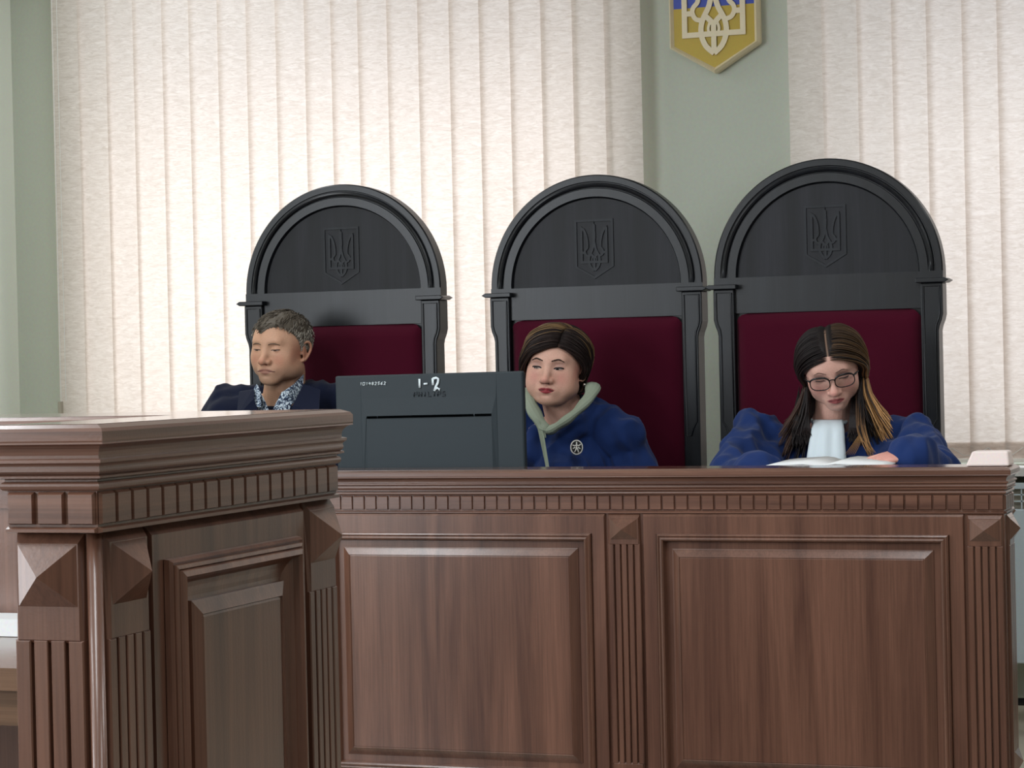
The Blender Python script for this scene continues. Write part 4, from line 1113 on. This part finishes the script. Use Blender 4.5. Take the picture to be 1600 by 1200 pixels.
# ================= the woman behind the monitor
def woman2():
    H = Head(.97, 1.09, 1.06, .95, .78, 1.0, True, neckfat=1, sock=.098)
    Mh = basis(at(869, 571, Y=6.02), math.radians(17), math.radians(3), math.radians(5))
    N = at(888, 652, Y=6.07); Rb = Rbody(.18, -1)
    wp = lambda x, y, z: N + Rb @ Vector((x, y, z))
    arms = [(1, wp(.22, .10, -.24), wp(.13, .38, -.20), (Rb @ Vector((-.4, .9, 0)), (0, 0, 1), .25)),
            (-1, wp(-.225, .10, -.24), wp(-.10, .36, -.19), (Rb @ Vector((.7, .7, 0)), (0, 0, 1), .25))]
    skin = lin(214, 168, 148)
    o = person_body('person', H, Mh, N, Rb, arms, skin, 'seated woman with short brown swept hair, blue robe over a pale green hood, round badge', False,
                    skin_paint(skin, lin(150, 52, 60), lin(200, 128, 116)))
    eye_parts(o, H, Mh, .0044, M['brow_dark'], M['lash'], .0031, .0036, look=(.0035, -.0005), browz=.0200, lash_r=.0022, iris=(30, 24, 22))
    m = MB(); face_line(m, H, Mh, [(-.021, -.0662), (-.008, -.0655), (0, -.0652), (.008, -.0655), (.021, -.0662)], .0021, .0002)
    m.build('mouth', M['mouthline'], o, smooth=True)
    hl = lambda x, y: np.interp(y, [-.11, -.06, -.03, -.01, .010, .022, .04, .055, .070, .085], [-.10, -.095, -.060, -.025, .000, .018, .040, .056, .068, .072]) - .016*np.clip((x-.01)/.03, 0, 1)*(y > .03)
    mask = lambda x, y, z: ss(z - hl(x, y), -.002, .008)
    dk, md, gd = lin(36, 26, 24), lin(74, 52, 40), lin(156, 124, 84)
    cap_mesh(H, Mh, mask, lambda x, y, z: np.clip((z - hl(x, y))*.25, 0, .010), lambda x, y, z: dk + 0*x[:, None], 'hair', o, rough=.0015)
    paths = []; lifts = []; looks = []
    part = lambda t: Vector((-.26, .78 - 1.3*t, .66 + .35*math.sin(PI*min(t*1.2, 1))))      # t 0 forehead .. 1 crown
    for i in range(620):                                             # swept over to her right
        t = rnd.random()**1.2; d0 = part(t)
        d1 = Vector((.98, .52 - 1.1*t + rnd.uniform(-.08, .08), -.02 - .50*min(t*1.6, 1) + rnd.uniform(-.08, .03)))
        dm = (d0.normalized() + d1.normalized()*.85) + Vector((0, .16*(1-t), .14))
        de = d1 + Vector((-.04, -.05, -.16))
        L = rnd.uniform(.007, .022)
        paths.append(sweep_dirs([d0, dm, d1, de], 9)); f_ = rnd.uniform(0, 6); lifts.append([.002 + L*math.sin(PI*min(.12 + .88*k/8., 1))**.5*(1 if k < 7 else .75) + .0022*math.sin(k*1.3 + f_)*(k > 1) for k in range(9)])
        gold = rnd.random() < .75*float(ss(np.array(t), .22, .5)) and L > .010
        d1 += Vector((rnd.uniform(-.1, .1), rnd.uniform(-.1, .1), rnd.uniform(-.1, .1)))
        v = rnd.uniform(.7, 1.3)
        looks.append((rnd.uniform(.0014, .0028), (gd*rnd.uniform(.35, .8) if gold else dk)*v, (md if gold or rnd.random() < .5 else dk)*v, .6))
    for i in range(480):                                             # falling over her left ear
        t = rnd.random(); d0 = part(t)
        d1 = Vector((-.98, .20 - 1.0*t + rnd.uniform(-.08, .08), .05))
        de = Vector((-.97 + rnd.uniform(-.05, .05), .05 - 1.0*t, -.42 - .38*t + rnd.uniform(-.10, .08)))
        dm = (d0.normalized()*.8 + d1.normalized()) + Vector((0, .1*(1-t), .12))
        L = rnd.uniform(.007, .024)
        paths.append(sweep_dirs([d0, dm, d1, de], 9)); f_ = rnd.uniform(0, 6); lifts.append([.002 + L*math.sin(PI*min(.12 + .88*k/8., 1))**.5*(1 if k < 7 else .7) + .0022*math.sin(k*1.3 + f_)*(k > 1) for k in range(9)])
        gold = rnd.random() < .5*float(ss(np.array(t), .2, .5)) and L > .012; v = rnd.uniform(.7, 1.3)
        looks.append((rnd.uniform(.0014, .0028), (gd*rnd.uniform(.3, .6) if gold else dk)*v, (gd*.6 if gold else dk)*v, .6))
    for i in range(160):                                             # back of the head
        a = rnd.uniform(-1.25, 1.25); d0 = Vector((-.1, -.3, .95)); d1 = Vector((math.sin(a), -math.cos(a), .1)); de = Vector((math.sin(a)*.9, -math.cos(a)*.8, -.75))
        L = rnd.uniform(.010, .024)
        paths.append(sweep_dirs([d0, d0 + d1, d1, de], 9)); lifts.append([.002 + L*math.sin(PI*min(.12 + .88*k/8., 1))**.5 for k in range(9)])
        v = rnd.uniform(.6, 1.3); looks.append((.0042, dk*v, md*v, .5))
    for i in range(150):                                             # behind and below the left ear
        a = rnd.uniform(-.1, 1.0); d0 = Vector((-.75, -.2 - .3*a, .6)); d1 = Vector((-1, -.22 - .6*a, -.05)); d2 = Vector((-.97, -.22 - .7*a, -.50)); de = Vector((-.86, -.18 - .6*a, -.85 + rnd.uniform(-.1, .1)))
        L = rnd.uniform(.010, .022)
        paths.append(sweep_dirs([d0, d1, d2, de], 9)); lifts.append([.004 + L*math.sin(PI*min(.2 + .8*k/8., 1))**.5*(1 if k < 7 else .7) for k in range(9)])
        v = rnd.uniform(.6, 1.4); looks.append((.0026, dk*v, (md if rnd.random() < .5 else dk)*v, .6))
    items = [(p,) + l for p, l in zip(on_head(H, Mh, paths, lifts), looks)]
    for i in range(60):                                              # fly-away ends
        p = list(items[rnd.randrange(len(items))][0]); d = Vector((rnd.uniform(-1, 1), rnd.uniform(-1, 1), rnd.uniform(-.2, 1)))*.006
        items.append(([q + d*(k/8.)*(1 + .5*(k % 2)) for k, q in enumerate(p)], .0007, md, gd*.6, .8))
    locks('hair_locks', o, items)
    # earring
    ep = Mh @ (Vector((-.0870, .000, -.050))*H.k); m = MB(); m.ell(ep, (.0042, .0042, .0048)); m.build('earring', M['silver'], o, smooth=True)
    def ex(m, wp):
        m.cone(at(915, 655, Y=6.10), .070, at(972, 682, Y=6.06), .070)
        m.cone(at(845, 655, Y=6.10), .060, at(790, 672, Y=6.06), .062)
        m.cone(at(842, 682, Y=5.985), .036, at(836, 710, Y=5.97), .05)
        m.cone(at(886, 684, Y=5.985), .030, at(905, 664, Y=6.01), .034)
        m.cone(at(868, 700, Y=6.00), .050, at(880, 760, Y=5.95), .09)
    robe('robe', o, N, Rb, arms, M['robe_blue'], False, 1.03, .07, 1.12, extra=ex, amp=.018, sc=16, scz=7)
    # hood collar
    path = [(826, 612, 5.99), (829, 630, 5.965), (838, 650, 5.945), (850, 668, 5.93), (857, 673, 5.928), (868, 668, 5.93), (886, 656, 5.935), (906, 638, 5.95), (922, 618, 5.98), (926, 604, 6.03), (912, 606, 6.12), (885, 612, 6.16), (855, 614, 6.13), (832, 610, 6.05)]
    P = [at(a, b_, Y=c_) for a, b_, c_ in path]; n = len(P)
    cl = [tuple(P[(i) % n]) for i in range(n+1)]
    m = MB(); q = bez(cl, 5)[:-1]
    m.tube(q, [.0205 + .002*math.sin(i*.9) for i in range(len(q))], 12, .62, closed=True)
    poly_sheet(m, [(836, 652, 5.915), (842, 656, 5.915), (850, 680, 5.905), (858, 730, 5.85), (853, 732, 5.85), (845, 690, 5.905)], .006)
    poly_sheet(m, [(846, 668, 5.915), (852, 672, 5.915), (853, 684, 5.91), (849, 684, 5.91)], .006)
    poly_sheet(m, [(857, 673, 5.915), (866, 668, 5.915), (860, 676, 5.912)], .006)
    hc = m.build('hood', M['hoodie'], o, smooth=False, weld=False)
    # badge
    bp = at(901, 699, Y=5.885); f = (Vector((0, 0, CH)) - bp).normalized(); f = (f + Vector((0, 0, .1))).normalized()
    r = f.cross(Vector((0, 0, 1))).normalized(); u = r.cross(f)
    Bm = Matrix(((r.x, -f.x, u.x, bp.x), (r.y, -f.y, u.y, bp.y), (r.z, -f.z, u.z, bp.z), (0, 0, 0, 1)))
    m = MB(Bm); K = 24
    m.prism([(.0175*math.cos(2*PI*k/K), .0205*math.sin(2*PI*k/K)) for k in range(K)], -.003, .02)
    bd = m.build('badge', M['pin_white'], o, bevel=.001)
    m = MB(Bm)
    m.prism([(.0145*math.cos(2*PI*k/K), .0175*math.sin(2*PI*k/K)) for k in range(K)], -.0034, -.002)
    d = m.build('badge_ground', M['dark'], bd)
    m = MB(Bm)
    for pts in ([(0, .015), (0, .002), (-.002, -.006), (-.006, -.014)], [(0, .0), (.003, -.007), (.005, -.015)], [(-.011, .006), (-.005, .004), (0, .006), (.006, .004), (.011, .008)], [(-.010, -.004), (-.004, .0)], [(.010, -.005), (.004, .0)]):
        m.tube([(-p[0], -.0036, p[1]) for p in pts], .0017, 6, .5, up=(0, 1, 0))
    m.build('badge_figure', M['pin_white'], bd, smooth=True)
woman2()

# ================= the woman in glasses
def woman3():
    H = Head(.93, 1.03, 1.02, 1.0, .9, .95, True, neckfat=0)
    e0 = at(1300, 592, Y=5.80)
    Mh0 = basis(Vector(e0), math.radians(-1), math.radians(24), math.radians(-9))
    off = Mh0.to_3x3() @ Vector((0, .085*.93, 0)); loc = Vector(e0) - off; Mh = Mh0.copy(); Mh.translation = loc
    N = at(1297, 668, Y=5.945); Rb = Rbody(.08, -1)
    wp = lambda x, y, z: N + Rb @ Vector((x, y, z))
    wl_ = at(1424, 721, Y=5.46); wl_.z = 1.035
    wr_ = at(1190, 740, Y=5.44); wr_.z = .99
    arms = [(1, at(1150, 765, Y=5.66), wr_, (Vector((.85, .15, .02)), (0, 0, 1), .2)),
            (-1, at(1462, 765, Y=5.66), wl_, (Vector((-.93, -.15, -.10)), (0, -.25, 1), .30))]
    skin = lin(212, 166, 150)
    o = person_body('person', H, Mh, N, Rb, arms, skin, 'seated woman in black-rimmed glasses with long hair, reading, blue robe with white jabot', False,
                    skin_paint(skin, lin(158, 84, 84), lin(204, 132, 122)))
    eye_parts(o, H, Mh, .0010, M['brow_dark'], M['lash'], .0012, .0040, browz=.0205, lash_r=.0012)
    m = MB(); face_line(m, H, Mh, [(-.021, -.0660), (-.008, -.0656), (0, -.0652), (.008, -.0656), (.021, -.0660)], .0011, .0002)
    m.build('mouth', M['mouthline'], o, smooth=True)
    # glasses
    m = MB(); g = MB(); k = H.k; fy = .1000
    for sx in (-1, 1):
        ring = []
        for i in range(28):
            a = 2*PI*i/28; cx, sz = math.cos(a), math.sin(a)
            x = .0345*sx + .0272*math.copysign(abs(cx)**.72, cx); z = -.0045 + .0178*math.copysign(abs(sz)**.8, sz) - (.002 if sz < 0 else 0)
            ring.append(Vector((x, fy - abs(x)**2*2.6, z)))
        m.tube([Mh @ (p*k) for p in ring], [.0015*k + .0016*k*max(0, math.sin(2*PI*i/28)) for i in range(28)], 8, 1.0, closed=True)
        cc = Vector((.0325*sx, fy - .0325**2*2.6, -.0045)); g.add([Mh @ (p*k) for p in ring] + [Mh @ (cc*k)], [(i, (i+1) % 28, 28) for i in range(28)])
        m.tube([Mh @ (Vector(p)*k) for p in ((sx*.060, fy-.009, .004), (sx*.067, fy-.016, .005), (sx*.0735, .070, .004), (sx*.0765, .03, .001), (sx*.0775, -.002, -.004))], [.0026*k, .0028*k, .0018*k, .0015*k, .0012*k], 6)
    m.tube([Mh @ (Vector(p)*k) for p in ((-.0085, fy, .001), (-.003, fy+.0015, .0045), (.003, fy+.0015, .0045), (.0085, fy, .001))], .0016*k, 8)
    dk, md, gd = lin(26, 20, 20), lin(62, 43, 34), lin(176, 132, 84)
    gl = m.build('eyeglasses', M['black_plastic'], o, smooth=True)
    g.build('lens', M['lens'], gl, smooth=True)
    dk, md, gd = lin(26, 20, 20), lin(58, 40, 32), lin(176, 132, 84)
    hl = lambda x, y: np.interp(y, [-.11, -.03, .0, .02, .035, .05, .065, .080], [-.12, -.10, -.05, -.005, .022, .044, .058, .066])
    mask = lambda x, y, z: ss(z - hl(x, y), -.002, .008)
    cap_mesh(H, Mh, mask, lambda x, y, z: np.clip((z - hl(x, y))*.2, 0, .006)*ss(np.abs(x), .001, .012), lambda x, y, z: dk*(1-.0) + (lin(160, 128, 108)-dk)*(np.exp(-(x/.0020)**2)*ss(y, -.03, .0))[:, None]*.7, 'hair', o)
    paths = []; lifts = []; meta = []
    for side in (1, -1):
        for i in range(400):
            t = rnd.random()**.8; a = .90 - 2.2*t                     # t 0 at the forehead, 1 at the back of the crown
            d0 = Vector((side*.035, math.sin(a), math.cos(a)))
            d1 = Vector((side*1.0, .30 - .95*t, -.02)); de = Vector((side*.98, .14 - .80*t, -.42))
            dm = d0.normalized() + d1.normalized() + Vector((0, .02, .10))
            L = rnd.uniform(.004, .022 if side > 0 else .028)
            paths.append(sweep_dirs([d0, dm, d1, de], 7)); lifts.append([.002 + L*math.sin(min(k/4., 1)*PI/2)**.8 for k in range(7)])
            meta.append((side, t, L))
    items = []
    pts_all = on_head(H, Mh, paths, lifts); down = Vector((0, 0, -1)); fwd = Vector((0, -1, 0))
    for pts, (side, t, L) in zip(pts_all, meta):
        last = pts[-1].copy(); outd = (Mh.to_3x3() @ Vector((side, 0, 0))); outd.z = 0; outd.normalize()
        front = 1 - t; sp = min(max((L-.004)/.018 + rnd.uniform(-.25, .25), 0), 1)
        ln = rnd.uniform(.11, .17) + .05*front*(rnd.random() < .5)
        flare = (.012 + .062*sp) if side < 0 else (.006 + .052*sp)
        for kk in range(1, 6):
            u = kk/5.
            q = last + down*ln*u + outd*(flare*(u**1.5) - .006*math.sin(PI*u)*(1-sp)) + fwd*(.060*front*u + .01*u)
            q += Vector((rnd.uniform(-1, 1), rnd.uniform(-1, 1), 0))*.0015
            rel = Rb.inverted() @ (q - N)
            top = .045 - abs(rel.x)*.17
            if rel.z < top and -.10 < rel.y < .07: q.z += (top - rel.z)*.75
            pts.append(q)
        v = rnd.uniform(.7, 1.3)
        if side < 0:
            outer = sp > .34
            c0 = ((dk if rnd.random() < .8 else md) if sp < .45 else dk*.8 + gd*.16*rnd.random())*v; c1 = (gd if outer and rnd.random() < .85 else (md if rnd.random() < .3 else dk))*v
            if t < .25 and sp < .7: c1 = dk*v*1.1
        else: c0 = dk*v; c1 = (md if sp > .55 else dk)*v*1.1
        items.append((pts, rnd.uniform(.0022, .0042), c0, c1, .5))
    # loose blond strands falling over the robe
    for i in range(46):
        a = rnd.uniform(-1, 1); g = rnd.random()
        P = [(1343+a*6, 605 + 30*rnd.random(), 5.88), (1345+a*7, 665, 5.815), (1352+a*6, 690, 5.77), (1362+a*6+rnd.uniform(-5, 3), 712+rnd.uniform(-6, 4), 5.715)]
        items.append(([at(x, y, Y=Y) for x, y, Y in P], .0011, dk if g < .4 else md, (gd if g > .35 else dk)*rnd.uniform(.6, 1.0), .6))
    for i in range(6):
        P = [(1345, 675, 5.80), (1344-i*2, 692, 5.775), (1334-i*3, 712, 5.74)]
        items.append(([at(x, y, Y=Y) for x, y, Y in P], .0008, gd*.6, gd*.8, .6))
    for i in range(120):
        a = rnd.random(); x0_ = 1264 - 20*a
        P = [(x0_ + 2, 600 + 34*rnd.random(), 5.92), (x0_ - 3*a, 645, 5.845), (x0_ + 2 - 8*a, 668, 5.825), (x0_ + 6 - 10*a + rnd.uniform(-4, 4), 690 + rnd.uniform(-10, 8), 5.80)]
        items.append(([at(x, y, Y=Y) for x, y, Y in P], .0022, dk, dk*rnd.uniform(.8, 1.6), .5))
    for i in range(110):
        a = rnd.random(); x0_ = 1329 + 16*a
        P = [(x0_ + 4, 600 + 34*rnd.random(), 5.92), (x0_ + 2*a, 645, 5.845), (x0_ - 2 + 6*a, 668, 5.825), (x0_ - 4 + 12*a + rnd.uniform(-3, 3), 688 + rnd.uniform(-10, 8), 5.80)]
        items.append(([at(x, y, Y=Y) for x, y, Y in P], .0022, dk, dk*rnd.uniform(.8, 1.6), .5))
    locks('hair_locks', o, items)
    m = MB(); ep = Mh @ (Vector((.0790, .004, -.042))*H.k)
    m.ell(ep, (.003, .003, .004)); m.build('earring', M['silver'], o, smooth=True)
    def ex(m, wp):
        for sx, (px, py), (qx, qy) in ((1, (1172, 650), (1160, 690)), (-1, (1430, 655), (1445, 690))):
            m.cone(wp(sx*.10, 0, -.055), .062, at(px, py+14, Y=5.93), .046)
            m.cone(at(px, py+16, Y=5.93), .046, at(qx + sx*12, qy, Y=5.86), .050)
            m.cone(at(1297 - sx*36, 700, Y=5.93), .055, at(1297 - sx*52, 725, Y=5.9), .08)
            m.cone(at(qx + sx*6, qy+10, Y=5.84), .06, at(qx - sx*18, 742, Y=5.66), .066)
    robe('robe', o, N, Rb, arms, M['robe_blue'], False, 1.0, .075, 1.2, extra=ex, amp=.020, sc=15, scz=6)
    # jabot
    L = [(1273, 657, 5.885), (1270, 668, 5.835), (1266, 690, 5.80), (1262, 715, 5.77), (1259, 745, 5.75)]; R_ = [(1317, 657, 5.885), (1318, 668, 5.835), (1319, 690, 5.80), (1321, 715, 5.77), (1323, 745, 5.75)]
    A = [at(*p[:2], Y=p[2]) for p in L]; B = [at(*p[:2], Y=p[2]) for p in R_]
    vs = []; fs = []; nn = 16
    A = bez([tuple(p) for p in A], 5); B = bez([tuple(p) for p in B], 5)
    for j in range(len(A)):
        for i in range(nn+1):
            t = i/nn; p = Vector(A[j]).lerp(Vector(B[j]), t)
            p.y -= .016*math.sin(PI*t) + .0035*math.sin(t*PI*5 + .6)*min(j/8., 1)
            vs.append(p)
    for j in range(len(A)-1):
        for i in range(nn): a = j*(nn+1)+i; fs.append((a, a+1, a+nn+2, a+nn+1))
    m = MB().add(vs, fs); jb = m.build('jabot', M['jabot'], o, smooth=True, weld=False)
    s_ = jb.modifiers.new('s', 'SOLIDIFY'); s_.thickness = .003
    m = MB(); cl = [at(1272, 660, Y=5.90), at(1285, 662, Y=5.868), at(1297, 663, Y=5.86), at(1309, 662, Y=5.868), at(1319, 660, Y=5.90), at(1322, 652, Y=5.95), at(1297, 650, Y=6.01), at(1270, 652, Y=5.95)]
    q = bez([tuple(p) for p in cl] + [tuple(cl[0])], 4)[:-1]
    m.tube(q, .007, 8, .8, closed=True); m.build('neckband', M['jabot'], o, smooth=True)
woman3()

# ------------------------------------------------------------ light
def area(name, loc, rot, sx, sy, power, col=(1, 1, 1)):
    l = bpy.data.lights.new(name, 'AREA'); l.shape = 'RECTANGLE'; l.size = sx; l.size_y = sy; l.energy = power; l.color = col
    o = bpy.data.objects.new(name, l); COL.objects.link(o); o.location = loc; o.rotation_euler = rot; return o
# daylight outside the windows
area('daylight_window_left', ((W1[0]+W1[1])/2, YW+.50, 1.50), (-PI/2, 0, 0), 3.2, 1.45, 35, (1, .97, .95))
area('daylight_window_right', (-.35, YW+.50, 1.5), (-PI/2, 0, 0), 3.2, 1.4, 21, (.98, .98, .98))
area('daylight_side_window', (XL-.1, .25, 1.85), (0, -PI/2, 0), 1.7, 5.6, 255, (.90, .95, 1))
for i, (x, y) in enumerate(((-3.2, 1.0), (-1.0, 1.0), (1.4, 1.0), (-3.2, 3.6), (-1.0, 3.6), (1.4, 3.6), (-1, -1.6), (-3.7, 6.1), (.6, 6.1))):
    area('ceiling_lamp_and_fill', (x, y, ZC-.03), (0, 0, 0), .35, 1.3, 25 if y < 5 else 13, (.93, .97, 1))  # the rear pair is added fill, brightening back wall and left corner
w = bpy.data.worlds.new('world'); SC.world = w; w.use_nodes = True
w.node_tree.nodes['Background'].inputs[0].default_value = (.75, .85, 1, 1); w.node_tree.nodes['Background'].inputs[1].default_value = .8
vs = SC.view_settings; vs.view_transform = 'Standard'; vs.look = 'None'; vs.exposure = 0; vs.gamma = 1; vs.use_curve_mapping = False
